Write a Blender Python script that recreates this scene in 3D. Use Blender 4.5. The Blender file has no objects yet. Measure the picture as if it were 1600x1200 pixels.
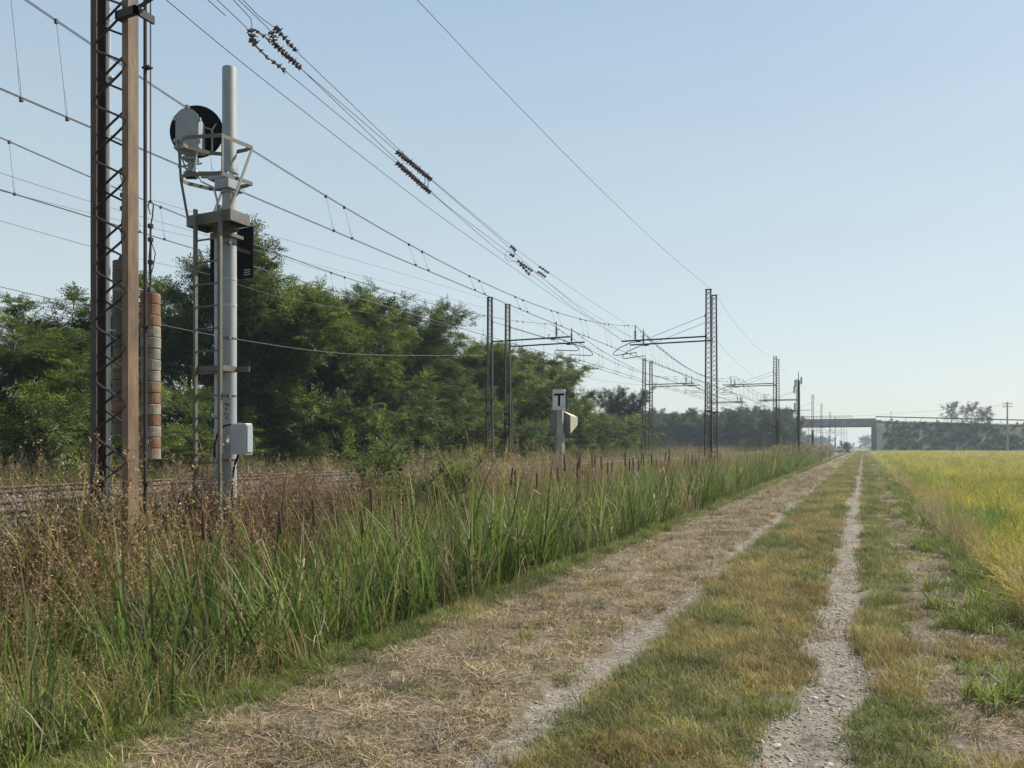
import bpy, math, random
import numpy as np
from math import radians as R, sin, cos, pi
from mathutils import Vector, Matrix

# ------------------------------------------------------------------ camera, sky, sun, exposure
sc = bpy.context.scene
col = sc.collection
YAW = R(24.6)
CS, SN = cos(YAW), sin(YAW)
EYE = 1.6
F = 1200.0            # focal length in photo pixels (photo is 1600 wide)
HZ = 697.0            # horizon row in the photo
cam = bpy.data.cameras.new('camera')
cam.sensor_width = 36; cam.lens = 27.0
cam.shift_y = (HZ - 600) / 1600
cam.clip_start = 0.1; cam.clip_end = 6000
camo = bpy.data.objects.new('camera', cam); col.objects.link(camo)
camo.location = (0, 0, EYE); camo.rotation_euler = (pi / 2, 0, YAW)
sc.camera = camo

SUN_EL, SUN_AZ = 48, 55          # elevation; azimuth measured from +X towards +Y (degrees)
w = bpy.data.worlds.new('World'); sc.world = w; w.use_nodes = True
nt = w.node_tree; bg = nt.nodes['Background']
sky = nt.nodes.new('ShaderNodeTexSky'); sky.sky_type = 'NISHITA'; sky.sun_disc = False
sky.sun_elevation = R(SUN_EL); sky.sun_rotation = R(90 - SUN_AZ)
sky.air_density = 1.0; sky.dust_density = 1.0; sky.ozone_density = 1.0; sky.altitude = 100
bg.inputs['Strength'].default_value = 0.10
nt.links.new(sky.outputs[0], bg.inputs['Color'])
# a hazy late-summer sky: the physical sky veiled by a pale high haze that thins with height
_tc = nt.nodes.new('ShaderNodeTexCoord'); _sx = nt.nodes.new('ShaderNodeSeparateXYZ'); nt.links.new(_tc.outputs['Generated'], _sx.inputs[0])
_cr = nt.nodes.new('ShaderNodeValToRGB'); nt.links.new(_sx.outputs['Z'], _cr.inputs[0])
_e = _cr.color_ramp.elements; _e[0].position, _e[0].color = 0, (.40, .425, .41, 1); _e[1].position, _e[1].color = 1, (.16, .27, .43, 1)
for _p, _c in ((.10, (.395, .435, .425, 1)), (.2, (.375, .43, .435, 1)), (.36, (.315, .39, .43, 1)), (.55, (.24, .335, .43, 1))):
    _q = _e.new(_p); _q.color = _c
bg2 = nt.nodes.new('ShaderNodeBackground'); nt.links.new(_cr.outputs[0], bg2.inputs['Color']); bg2.inputs['Strength'].default_value = 1.04
_wn = nt.nodes.new('ShaderNodeTexNoise'); _wn.inputs['Scale'].default_value = 1.6; _wn.inputs['Detail'].default_value = 4
_wm = nt.nodes.new('ShaderNodeMapping'); _wm.inputs['Scale'].default_value = (1, 1, 6); nt.links.new(_tc.outputs['Generated'], _wm.inputs[0]); nt.links.new(_wm.outputs[0], _wn.inputs['Vector'])
_wr = nt.nodes.new('ShaderNodeMapRange'); _wr.inputs['To Min'].default_value = .97; _wr.inputs['To Max'].default_value = 1.11; nt.links.new(_wn.outputs['Fac'], _wr.inputs['Value']); nt.links.new(_wr.outputs[0], bg2.inputs['Strength'])
_mx = nt.nodes.new('ShaderNodeMixShader'); _mx.inputs[0].default_value = .78
nt.links.new(bg.outputs[0], _mx.inputs[1]); nt.links.new(bg2.outputs[0], _mx.inputs[2]); nt.links.new(_mx.outputs[0], nt.nodes['World Output'].inputs['Surface'])
sl = bpy.data.lights.new('sun', 'SUN'); sl.energy = 5.0; sl.angle = R(0.6); sl.color = (1, 0.94, 0.84)
so = bpy.data.objects.new('sun', sl); col.objects.link(so)
sd = Vector((cos(R(SUN_EL)) * cos(R(SUN_AZ)), cos(R(SUN_EL)) * sin(R(SUN_AZ)), sin(R(SUN_EL))))
so.rotation_euler = sd.to_track_quat('Z', 'Y').to_euler(); so.location = (20, 0, 30)
vs = sc.view_settings; vs.view_transform = 'Standard'; vs.look = 'None'; vs.exposure = 0.70; vs.gamma = 1
sc.cycles.volume_bounces = 1; sc.cycles.max_bounces = 7; sc.cycles.transparent_max_bounces = 8
sc.cycles.diffuse_bounces = 3; sc.cycles.glossy_bounces = 2

rng = np.random.default_rng(11)
random.seed(5)

# ------------------------------------------------------------------ helpers
def tag(o, label=None, cat=None, group=None, kind=None):
    if label: o['label'] = label
    if cat: o['category'] = cat
    if group: o['group'] = group
    if kind: o['kind'] = kind
    return o

def empty(name, loc=(0, 0, 0), rz=0.0):
    o = bpy.data.objects.new(name, None); o.empty_display_size = .3; col.objects.link(o)
    o.location = loc; o.rotation_euler = (0, 0, rz); return o

def link_mesh(name, me, parent=None):
    o = bpy.data.objects.new(name, me); col.objects.link(o)
    if parent is not None: o.parent = parent
    return o

def copy_tree(o, parent=None):
    kids = [c for c in col.objects if c.parent == o]
    c = o.copy(); col.objects.link(c); c.parent = parent
    for k in kids: copy_tree(k, c)
    return c

def PX(px, py, X):
    """the place on the vertical plane x = X seen at that photo pixel"""
    t = (px - 800) / F
    r = (t * CS - SN) / (t * SN + CS)
    Y = X / r
    d = -X * SN + Y * CS
    return Vector((X, Y, EYE + (HZ - py) / F * d))

def PP(px, py, A, B):
    """the place on the vertical plane through plan points A and B seen at that photo pixel"""
    t = (px - 800) / F
    dx, dy = t * CS - SN, t * SN + CS
    ex, ey = B[0] - A[0], B[1] - A[1]
    k = (A[0] * ey - A[1] * ex) / (dx * ey - dy * ex)
    return Vector((dx * k, dy * k, EYE + (HZ - py) / F * k))

class MB:
    def __init__(s): s.v = []; s.f = []; s.m = Matrix.Identity(4)
    def add(s, vs, fs):
        b = len(s.v)
        s.v += [tuple(s.m @ Vector(p)) for p in vs]
        s.f += [tuple(b + i for i in f) for f in fs]
        return s
    def box(s, x0, x1, y0, y1, z0, z1):
        return s.add([(x0, y0, z0), (x1, y0, z0), (x1, y1, z0), (x0, y1, z0), (x0, y0, z1), (x1, y0, z1), (x1, y1, z1), (x0, y1, z1)],
                     [(0, 3, 2, 1), (4, 5, 6, 7), (0, 1, 5, 4), (1, 2, 6, 5), (2, 3, 7, 6), (3, 0, 4, 7)])
    def bbox(s, x0, x1, y0, y1, z0, z1, b=.01):
        """box with chamfered vertical and top edges"""
        c = [(x0 + b, y0), (x1 - b, y0), (x1, y0 + b), (x1, y1 - b), (x1 - b, y1), (x0 + b, y1), (x0, y1 - b), (x0, y0 + b)]
        i = [(x0 + b, y0 + b), (x1 - b, y0 + b), (x1 - b, y0 + b), (x1 - b, y1 - b), (x1 - b, y1 - b), (x0 + b, y1 - b), (x0 + b, y1 - b), (x0 + b, y0 + b)]
        v = [(x, y, z0) for x, y in c] + [(x, y, z1 - b) for x, y in c] + [(x, y, z1) for x, y in i]
        f = [tuple(range(7, -1, -1))]
        for k in range(8):
            n = (k + 1) % 8
            f.append((k, n, 8 + n, 8 + k)); f.append((8 + k, 8 + n, 16 + n, 16 + k))
        f.append((16, 17, 19, 21)) if False else f.append(tuple(16 + k for k in range(8)))
        return s.add(v, f)
    def tube(s, pts, r, n=6, cap=True):
        pts = [Vector(p) for p in pts]
        rs = r if isinstance(r, (list, tuple)) else [r] * len(pts)
        T0 = (pts[1] - pts[0]).normalized()
        ref = Vector((0, 0, 1)) if abs(T0.z) < .9 else Vector((1, 0, 0))
        U = T0.cross(ref).normalized()
        vs = []
        for i, p in enumerate(pts):
            T = (pts[min(i + 1, len(pts) - 1)] - pts[max(i - 1, 0)]).normalized()
            U = (U - T * U.dot(T)).normalized(); W = T.cross(U)
            for k in range(n):
                a = 2 * pi * k / n
                vs.append(tuple(p + (U * cos(a) + W * sin(a)) * rs[i]))
        fs = []
        for i in range(len(pts) - 1):
            for k in range(n):
                fs.append((i * n + k, i * n + (k + 1) % n, (i + 1) * n + (k + 1) % n, (i + 1) * n + k))
        if cap:
            fs.append(tuple(range(n - 1, -1, -1))); fs.append(tuple((len(pts) - 1) * n + k for k in range(n)))
        return s.add(vs, fs)
    def lathe(s, prof, c=(0, 0, 0), axis='z', n=20):
        vs = []
        for r, h in prof:
            for k in range(n):
                a = 2 * pi * k / n
                q = (r * cos(a), r * sin(a), h) if axis == 'z' else ((r * cos(a), h, r * sin(a)) if axis == 'y' else (h, r * cos(a), r * sin(a)))
                vs.append((q[0] + c[0], q[1] + c[1], q[2] + c[2]))
        fs = [(i * n + k, i * n + (k + 1) % n, (i + 1) * n + (k + 1) % n, (i + 1) * n + k) for i in range(len(prof) - 1) for k in range(n)]
        fs.append(tuple(range(n - 1, -1, -1))); fs.append(tuple((len(prof) - 1) * n + k for k in range(n)))
        return s.add(vs, fs)
    def prism(s, poly, z0, z1, axis='z'):
        n = len(poly)
        m = {'z': lambda a, b, h: (a, b, h), 'y': lambda a, b, h: (a, h, b), 'x': lambda a, b, h: (h, a, b)}[axis]
        vs = [m(a, b, z0) for a, b in poly] + [m(a, b, z1) for a, b in poly]
        return s.add(vs, [tuple(range(n - 1, -1, -1)), tuple(range(n, 2 * n))] + [(k, (k + 1) % n, n + (k + 1) % n, n + k) for k in range(n)])
    def bar(s, a, b, w=.02, t=.01):
        """flat bar between two points, w tall (z-ish), t thick"""
        a, b = Vector(a), Vector(b); T = (b - a).normalized()
        up = Vector((0, 0, 1)) if abs(T.z) < .9 else Vector((0, 1, 0))
        S = T.cross(up).normalized(); U = S.cross(T).normalized()
        vs = []
        for p in (a, b):
            for i, j in ((-1, -1), (1, -1), (1, 1), (-1, 1)): vs.append(tuple(p + S * i * t / 2 + U * j * w / 2))
        return s.add(vs, [(0, 1, 2, 3), (7, 6, 5, 4), (0, 4, 5, 1), (1, 5, 6, 2), (2, 6, 7, 3), (3, 7, 4, 0)])
    def build(s, name, mat, parent=None, smooth=False):
        me = bpy.data.meshes.new(name); me.from_pydata(s.v, [], s.f); me.update()
        import bmesh
        bm = bmesh.new(); bm.from_mesh(me); bmesh.ops.recalc_face_normals(bm, faces=bm.faces); bm.to_mesh(me); bm.free()
        if mat: me.materials.append(mat)
        if smooth:
            me.polygons.foreach_set('use_smooth', [True] * len(me.polygons))
            me.set_sharp_from_angle(angle=R(40))
        return link_mesh(name, me, parent)

# ------------------------------------------------------------------ numpy noise
_tab = np.random.default_rng(3).random((256, 256))
def vnoise(x, y, s=1.0, o=0.0):
    x = np.asarray(x, float) / s + o * 17.3 + 500; y = np.asarray(y, float) / s + o * 31.7 + 500
    xi, yi = np.floor(x).astype(int), np.floor(y).astype(int); fx, fy = x - xi, y - yi
    fx = fx * fx * (3 - 2 * fx); fy = fy * fy * (3 - 2 * fy)
    g = lambda i, j: _tab[(xi + i) % 256, (yi + j) % 256]
    return (g(0, 0) * (1 - fx) + g(1, 0) * fx) * (1 - fy) + (g(0, 1) * (1 - fx) + g(1, 1) * fx) * fy
def fbm(x, y, s=1.0, o=0.0, n=3):
    r = 0; a = .5; t = 0
    for k in range(n):
        r = r + a * vnoise(x, y, s / 2 ** k, o + k); t += a; a *= .5
    return r / t
def sst(x, a, b):
    t = np.clip((np.asarray(x, float) - a) / (b - a), 0, 1); return t * t * (3 - 2 * t)

# ------------------------------------------------------------------ materials
def nodes(name):
    m = bpy.data.materials.new(name); m.use_nodes = True
    return m, m.node_tree.nodes, m.node_tree.links, m.node_tree.nodes['Principled BSDF']
def ramp(N, stops):
    r = N.new('ShaderNodeValToRGB'); e = r.color_ramp.elements
    e[0].position, e[0].color = stops[0][0], (*stops[0][1], 1); e[1].position, e[1].color = stops[-1][0], (*stops[-1][1], 1)
    for p, c in stops[1:-1]:
        q = e.new(p); q.color = (*c, 1)
    return r
def grime(m, scale=2.2, amt=.5, tone=(.35, .27, .2), stretch=(1, 1, .25), lo=.5, hi=.75):
    """streaks and stains of their own colour over a painted or metal surface"""
    N, L = m.node_tree.nodes, m.node_tree.links; b = N['Principled BSDF']
    tc = N.new('ShaderNodeTexCoord'); mp = N.new('ShaderNodeMapping'); mp.inputs['Scale'].default_value = stretch
    n = N.new('ShaderNodeTexNoise'); n.inputs['Scale'].default_value = scale; n.inputs['Detail'].default_value = 9; n.inputs['Roughness'].default_value = .7
    L.new(tc.outputs['Object'], mp.inputs[0]); L.new(mp.outputs[0], n.inputs['Vector'])
    r_ = N.new('ShaderNodeMapRange'); r_.inputs['From Min'].default_value = lo; r_.inputs['From Max'].default_value = hi; r_.inputs['To Max'].default_value = amt
    L.new(n.outputs['Fac'], r_.inputs['Value'])
    x = N.new('ShaderNodeMix'); x.data_type = 'RGBA'; L.new(r_.outputs[0], x.inputs[0])
    src = b.inputs['Base Color'].links[0].from_socket if b.inputs['Base Color'].links else None
    if src: L.new(src, x.inputs[6])
    else: x.inputs[6].default_value = b.inputs['Base Color'].default_value
    x.inputs[7].default_value = (*tone, 1); L.new(x.outputs[2], b.inputs['Base Color']); return m
def mat(name, c, rough=.7, metal=0, var=None, scale=8, detail=5, bump=0, stops=None, coord='Object', spec=.5, stretch=None):
    m, N, L, b = nodes(name)
    b.inputs['Roughness'].default_value = rough; b.inputs['Metallic'].default_value = metal
    b.inputs['Specular IOR Level'].default_value = spec
    b.inputs['Base Color'].default_value = (*c, 1)
    if var or stops or bump:
        tc = N.new('ShaderNodeTexCoord'); n = N.new('ShaderNodeTexNoise')
        n.inputs['Scale'].default_value = scale; n.inputs['Detail'].default_value = detail; n.inputs['Roughness'].default_value = .65
        if stretch:
            mp = N.new('ShaderNodeMapping'); mp.inputs['Scale'].default_value = stretch
            L.new(tc.outputs[coord], mp.inputs[0]); L.new(mp.outputs[0], n.inputs['Vector'])
        else: L.new(tc.outputs[coord], n.inputs['Vector'])
        if stops: r = ramp(N, stops)
        elif var: r = ramp(N, [(.3, tuple(x * (1 - var) for x in c)), (.7, tuple(min(1, x * (1 + var)) for x in c))])
        if stops or var:
            L.new(n.outputs['Fac'], r.inputs['Fac']); L.new(r.outputs['Color'], b.inputs['Base Color'])
        if bump:
            bp = N.new('ShaderNodeBump'); bp.inputs['Strength'].default_value = bump; bp.inputs['Distance'].default_value = .02
            L.new(n.outputs['Fac'], bp.inputs['Height']); L.new(bp.outputs['Normal'], b.inputs['Normal'])
    return m
def leafmat(name, trans=.4, rough=.55, tintamt=.35, spec=.3):
    """vertex colour x per-plant tint, part of the light shining through"""
    m, N, L, b = nodes(name)
    at = N.new('ShaderNodeAttribute'); at.attribute_name = 'Col'
    ti = N.new('ShaderNodeAttribute'); ti.attribute_name = 'tint'; ti.attribute_type = 'INSTANCER'
    oi = N.new('ShaderNodeObjectInfo')
    geo = N.new('ShaderNodeNewGeometry'); ns = N.new('ShaderNodeTexNoise'); ns.inputs['Scale'].default_value = 1.3; ns.inputs['Detail'].default_value = 3
    L.new(geo.outputs['Position'], ns.inputs['Vector'])
    mr = N.new('ShaderNodeMapRange'); mr.inputs['From Min'].default_value = .3; mr.inputs['From Max'].default_value = .7
    mr.inputs['To Min'].default_value = 1 - tintamt; mr.inputs['To Max'].default_value = 1 + tintamt
    L.new(ns.outputs['Fac'], mr.inputs['Value'])
    mr2 = N.new('ShaderNodeMapRange'); mr2.inputs['To Min'].default_value = .8; mr2.inputs['To Max'].default_value = 1.2
    L.new(oi.outputs['Random'], mr2.inputs['Value'])
    mu = N.new('ShaderNodeMath'); mu.operation = 'MULTIPLY'; L.new(mr.outputs[0], mu.inputs[0]); L.new(mr2.outputs[0], mu.inputs[1])
    vm = N.new('ShaderNodeVectorMath'); vm.operation = 'SCALE'; L.new(at.outputs['Color'], vm.inputs[0]); L.new(mu.outputs[0], vm.inputs['Scale'])
    hv = N.new('ShaderNodeMix'); hv.data_type = 'RGBA'; hv.blend_type = 'MULTIPLY'; hv.inputs[7].default_value = (1.2, 1.05, .88, 1)
    L.new(oi.outputs['Random'], hv.inputs[0]); L.new(vm.outputs[0], hv.inputs[6]); vm = hv; vm_out = hv.outputs[2]
    L.new(vm_out, b.inputs['Base Color']); b.inputs['Roughness'].default_value = rough; b.inputs['Specular IOR Level'].default_value = spec
    tr = N.new('ShaderNodeBsdfTranslucent'); L.new(vm_out, tr.inputs['Color'])
    ad = N.new('ShaderNodeMixShader'); ad.inputs[0].default_value = trans
    L.new(b.outputs[0], ad.inputs[1]); L.new(tr.outputs[0], ad.inputs[2])
    L.new(ad.outputs[0], N['Material Output'].inputs['Surface'])
    return m

M = {}
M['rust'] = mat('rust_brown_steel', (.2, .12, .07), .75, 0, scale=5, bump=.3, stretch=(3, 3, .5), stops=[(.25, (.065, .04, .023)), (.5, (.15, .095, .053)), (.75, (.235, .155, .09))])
M['rustshade'] = mat('shaded_brown_steel', (.08, .055, .04), .8, 0, scale=5, bump=.3, stretch=(3, 3, .5), stops=[(.25, (.025, .019, .016)), (.5, (.05, .036, .028)), (.75, (.085, .06, .043))])  # darker copy of the rust: the left channel's shade put into its colour
M['rustdark'] = mat('dark_rusty_steel', (.028, .021, .019), .8, .0, var=.4, scale=6)
M['wire'] = mat('weathered_wire', (.022, .02, .024), .6)
M['mastfar'] = mat('dark_mast_steel', (.02, .014, .013), .85, 0, var=.4, scale=3)
M['insul'] = mat('brown_glazed_insulator', (.07, .04, .035), .35)
M['galv'] = mat('galvanised_steel', (.42, .44, .45), .5, .35, scale=9, bump=.08, stretch=(1, 1, .35), stops=[(.3, (.30, .32, .33)), (.55, (.42, .44, .45)), (.8, (.5, .51, .51))])
M['polegrey'] = mat('grey_painted_pole', (.3, .31, .31), .6, .05, scale=4, stretch=(1, 1, .25), bump=.04, stops=[(.3, (.21, .22, .22)), (.55, (.28, .29, .29)), (.8, (.34, .35, .34))])
M['olive'] = mat('weathered_grey_bar', (.115, .108, .09), .65, .2, var=.25, scale=7)
M['casegrey'] = mat('grey_signal_casing', (.25, .28, .29), .5, .05, var=.1, scale=5)
M['boxgrey'] = mat('pale_grey_cabinet', (.33, .36, .385), .5, .0, var=.06, scale=4)
M['black'] = mat('matt_black_board', (.006, .006, .009), .9, spec=.12)
M['conc'] = mat('weathered_concrete', (.3, .28, .25), .9, 0, scale=9, detail=8, bump=.3, stops=[(.3, (.19, .175, .155)), (.5, (.3, .28, .25)), (.72, (.4, .375, .34))])
M['concfar'] = mat('bridge_concrete', (.24, .23, .22), .9, 0, var=.3, scale=.5, detail=8)
M['signwhite'] = mat('weathered_white_enamel', (.52, .52, .52), .6, 0, var=.15, scale=6)
M['plate'] = mat('dull_grey_plate', (.14, .13, .12), .8, var=.3, scale=6)
M['cream'] = mat('cream_painted_panel', (.42, .39, .29), .6, 0, var=.1, scale=6)
M['rail'] = mat('rail_steel_side', (.16, .1, .07), .6, .3, var=.3, scale=10)
M['railtop'] = mat('rail_head_polished', (.5, .47, .45), .35, .8)
M['sleeper'] = mat('concrete_sleeper', (.3, .28, .26), .9, var=.2)
grime(M['polegrey'], 5, .6, (.16, .13, .10), (1, 1, .12), .52, .72); grime(M['casegrey'], 7, .6, (.14, .11, .085), (1, 1, .3), .52, .75); grime(M['boxgrey'], 6, .5, (.2, .17, .13), (1, 1, .2), .55, .8)
grime(M['rust'], 6, .8, (.07, .045, .03), (1, 1, .35), .5, .68); grime(M['rust'], 30, .6, (.30, .17, .09), (1, 1, 1), .6, .72); grime(M['galv'], 8, .6, (.18, .12, .08), (1, 1, .2), .55, .75)
grime(M['olive'], 9, .6, (.13, .075, .045), (1, 1, .4), .54, .7); grime(M['concfar'], .4, .6, (.07, .065, .06), (1, 1, .25), .5, .7); grime(M['conc'], 5, .6, (.09, .085, .07), (1, 1, .3), .52, .7); grime(M['signwhite'], 8, .6, (.22, .17, .12), (1, 1, .3), .56, .75)
M['foliage'] = leafmat('grass_foliage', .42, rough=.52, spec=.28)
M['straw'] = leafmat('dry_straw', .15, .8, .25, .1)
M['leaf'] = leafmat('tree_leaves', .48, .5, .3)
M['bark'] = mat('tree_bark', (.09, .075, .06), .9, 0, var=.4, scale=10, bump=.5)
M['stone'] = mat('pale_gravel', (.36, .33, .3), .9, 0, var=.45, scale=3, coord='Generated')
# per instance stone shade
_n = M['stone'].node_tree; _b = _n.nodes['Principled BSDF']
_oi = _n.nodes.new('ShaderNodeObjectInfo'); _r = ramp(_n.nodes, [(0, (.08, .07, .055)), (.45, (.185, .162, .135)), (.85, (.29, .26, .22)), (1, (.4, .37, .33))])
_n.links.new(_oi.outputs['Random'], _r.inputs[0]); _n.links.new(_r.outputs[0], _b.inputs['Base Color'])
M['balstone'] = mat('brown_dusted_ballast', (.2, .16, .13), .9)
_n = M['balstone'].node_tree; _b = _n.nodes['Principled BSDF']
_oi = _n.nodes.new('ShaderNodeObjectInfo'); _r = ramp(_n.nodes, [(0, (.05, .038, .03)), (.5, (.13, .10, .082)), (.85, (.22, .19, .165)), (1, (.42, .39, .36))])
_n.links.new(_oi.outputs['Random'], _r.inputs[0]); _n.links.new(_r.outputs[0], _b.inputs['Base Color'])
# stack discs: grey lichened concrete, some rusty
def weight_mat(name, st): return mat(name, (.3, .3, .28), .85, 0, scale=4, detail=6, bump=.3, stops=st)
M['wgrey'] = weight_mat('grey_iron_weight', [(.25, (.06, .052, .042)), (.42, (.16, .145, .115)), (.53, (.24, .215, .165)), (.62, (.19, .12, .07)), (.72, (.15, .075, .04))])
M['wshade'] = weight_mat('shaded_iron_weight', [(.28, (.04, .036, .03)), (.5, (.10, .09, .075)), (.7, (.09, .05, .03))])  # shade on the stack behind the mast, painted into the disc colour
M['wrust'] = weight_mat('rusty_iron_weight', [(.3, (.22, .2, .15)), (.43, (.19, .12, .07)), (.55, (.17, .075, .04)), (.72, (.075, .04, .028))])

# ------------------------------------------------------------------ terrain height
def gz(x, y):
    x = np.asarray(x, float); y = np.asarray(y, float)
    wob = (fbm(x * 0, y, 2.5, 4) - .5) * .25
    z = 0 * x
    z = z - .035 * (sst(x, -.5, -.35) * (1 - sst(x, -.08, .08))) - .035 * (sst(x, -1.98, -1.82) * (1 - sst(x, -1.6, -1.45)))
    z = z + .03 * np.exp(-((x + .95) / .45) ** 2)
    z = z + (fbm(x, y, .5, 1) - .5) * .05 * (1 - sst(np.abs(x), 8, 30)) + (fbm(x, y, .12, 2) - .5) * .015 * (np.abs(x) < 4)
    z = z + .05 * (fbm(x, y, .28, 14) - .5) * sst(-x, 1.9, 2.2) * (1 - sst(-x, 3.3, 3.6)) * (np.abs(y) < 60)
    z = z - .5 * sst(-x, 3.55 + wob, 4.5)                    # into the ditch
    z = z + .78 * sst(-x, 6.1, 7.6) + .47 * sst(-x, 8.3, 9.1)  # bank, then ballast shoulder
    z = z - .3 * sst(-x, 15.8, 16.9) - .3 * sst(-x, 17.2, 21)
    z = z - .28 * sst(x, 1.35, 1.75)
    # the ditch and the line's bank run out beyond the bridge
    return z
def gzf(x, y): return float(gz(x, y))

# ------------------------------------------------------------------ ground sheet
def axis(segs):
    a = []
    for s, e, st in segs: a += list(np.arange(s, e - 1e-6, st))
    return a
xs = axis([(-4000, -400, 900), (-400, -60, 40), (-60, -24, 3), (-24, -15, .5), (-15, -9.2, .4), (-9.2, -4.4, .15), (-4.4, 2.2, .045), (2.2, 6, .4), (6, 60, 6), (60, 400, 40), (400, 4001, 900)])
ys = axis([(-300, -20, 40), (-20, 0, 1.0), (0, 2, .2), (2, 13, .05), (13, 24, .12), (24, 50, .4), (50, 120, 1.5)])
yv = 120.0; st = 3.
while yv < 4500: ys.append(yv); yv += st; st *= 1.14
xs, ys = np.array(xs), np.array(ys)
GX, GY = np.meshgrid(xs, ys)
GZ = gz(GX, GY)
nx, ny = len(xs), len(ys)
gv = np.stack([GX, GY, GZ], -1).reshape(-1, 3)
idx = np.arange(nx * ny).reshape(ny, nx)
gf = np.stack([idx[:-1, :-1], idx[:-1, 1:], idx[1:, 1:], idx[1:, :-1]], -1).reshape(-1, 4)

def zones(x, y):
    """weights of gravel rut, straw litter, green turf, bare soil, ballast, rice soil"""
    wb = (fbm(x * 1.3, y, .8, 7) - .5) * .30 + (fbm(x, y, .18, 8) - .5) * .12
    X = x + wb
    thin = (fbm(x, y, 1.6, 9) - .5)
    rr = sst(X, -.46, -.37) * (1 - sst(X, -.07, .03)) + (1 - sst(y, 4.4, 5.4)) * sst(X, -.58, -.48) * (1 - sst(X, -.46, -.37))
    rl = sst(X, -1.90, -1.80) * (1 - sst(X, -1.65, -1.56)) * (.25 + .75 * sst(thin, -.22, -.02))
    rut = np.clip(rr + rl, 0, 1)
    straw = sst(X, -3.5, -3.3) * (1 - sst(X, -1.9, -1.75))
    soil = sst(X, .34, .48) * (1 - sst(X, 1.08, 1.25)) * sst(fbm(x, y, .8, 12) + .16 * (1 - sst(y, 6, 11)), .32, .46) + .8 * (1 - sst(y, 4.2, 5.2)) * sst(X, .9, 1.1)
    ball = sst(-x, 8.2, 8.6) * (1 - sst(-x, 16.0, 16.6))
    rice = sst(x, 1.5, 1.7)
    return rut, straw * (1 - rut), np.clip(soil, 0, 1), ball, rice

def fill_mesh(name, v, f, mats, cols=None, attrs=None):
    me = bpy.data.meshes.new(name)
    v = np.asarray(v, np.float32); f = np.asarray(f, np.int32)
    me.vertices.add(len(v)); me.vertices.foreach_set('co', v.ravel())
    k = f.shape[1]
    me.loops.add(f.size); me.loops.foreach_set('vertex_index', f.ravel())
    me.polygons.add(len(f)); me.polygons.foreach_set('loop_start', np.arange(0, f.size, k, dtype=np.int32))
    if cols is not None:
        a = me.color_attributes.new('Col', 'FLOAT_COLOR', 'POINT')
        a.data.foreach_set('color', np.concatenate([cols, np.ones((len(cols), 1))], 1).astype(np.float32).ravel())
    me.update(calc_edges=True)
    for m in mats: me.materials.append(m)
    return me

zr, zs_, zso, zb, zri = [q.ravel() for q in zones(GX, GY)]
me = fill_mesh('ground', gv, gf, [])
me.polygons.foreach_set('use_smooth', [True] * len(me.polygons))
for nm, arr in (('rut', zr), ('straw', zs_), ('soil', zso), ('ballast', zb), ('rice', zri)):
    a = me.attributes.new(nm, 'FLOAT', 'POINT'); a.data.foreach_set('value', arr.astype(np.float32))
m, N, L, b = nodes('ground_soil_and_turf'); b.inputs['Roughness'].default_value = .95; b.inputs['Specular IOR Level'].default_value = .15
tc = N.new('ShaderNodeTexCoord')
def noise(scale, detail=6, rough=.6, stretch=None):
    n = N.new('ShaderNodeTexNoise'); n.inputs['Scale'].default_value = scale; n.inputs['Detail'].default_value = detail; n.inputs['Roughness'].default_value = rough
    if stretch:
        mp = N.new('ShaderNodeMapping'); mp.inputs['Scale'].default_value = stretch; L.new(tc.outputs['Object'], mp.inputs[0]); L.new(mp.outputs[0], n.inputs['Vector'])
    else: L.new(tc.outputs['Object'], n.inputs['Vector'])
    return n
def nr(scale, stops, **k):
    n = noise(scale, **k); r = ramp(N, stops); L.new(n.outputs['Fac'], r.inputs[0]); return r.outputs[0]
def at(nm):
    a = N.new('ShaderNodeAttribute'); a.attribute_name = nm; return a.outputs['Fac']
def mixc(f, a, c):
    x = N.new('ShaderNodeMix'); x.data_type = 'RGBA'; L.new(f, x.inputs[0]); L.new(a, x.inputs[6]); L.new(c, x.inputs[7]); return x.outputs[2]
turf = nr(1.1, [(.3, (.055, .06, .02)), (.5, (.11, .105, .045)), (.7, (.19, .14, .075))], detail=9)
c_ = mixc(at('straw'), turf, nr(30, [(.3, (.07, .052, .033)), (.5, (.15, .118, .078)), (.72, (.28, .225, .155))], detail=8))
c_ = mixc(at('soil'), c_, nr(18, [(.3, (.08, .06, .045)), (.5, (.15, .12, .09)), (.72, (.25, .205, .155))], detail=8))
c_ = mixc(at('rut'), c_, nr(14, [(.3, (.115, .095, .072)), (.5, (.195, .168, .132)), (.72, (.27, .238, .192))], detail=9))
c_ = mixc(at('ballast'), c_, nr(16, [(.3, (.05, .038, .03)), (.5, (.13, .10, .08)), (.7, (.26, .22, .19))], detail=4))
c_ = mixc(at('rice'), c_, nr(2, [(.3, (.06, .06, .02)), (.7, (.13, .12, .04))]))
L.new(c_, b.inputs['Base Color'])
bn = noise(22, 8, .7); bp = N.new('ShaderNodeBump'); bp.inputs['Strength'].default_value = .9; bp.inputs['Distance'].default_value = .03
L.new(bn.outputs['Fac'], bp.inputs['Height']); L.new(bp.outputs['Normal'], b.inputs['Normal'])
me.materials.append(m)
tag(link_mesh('ground', me), kind='structure')

# ------------------------------------------------------------------ plant pieces (numpy)
def jit(c, n, a=.2, g=None):
    g = g or rng
    c = np.array(c, float); k = 1 + (g.random((n, 1)) - .5) * 2 * a
    return np.clip(c[None] * k * (1 + (g.random((n, 3)) - .5) * a * .6), 0, 1)

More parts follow.
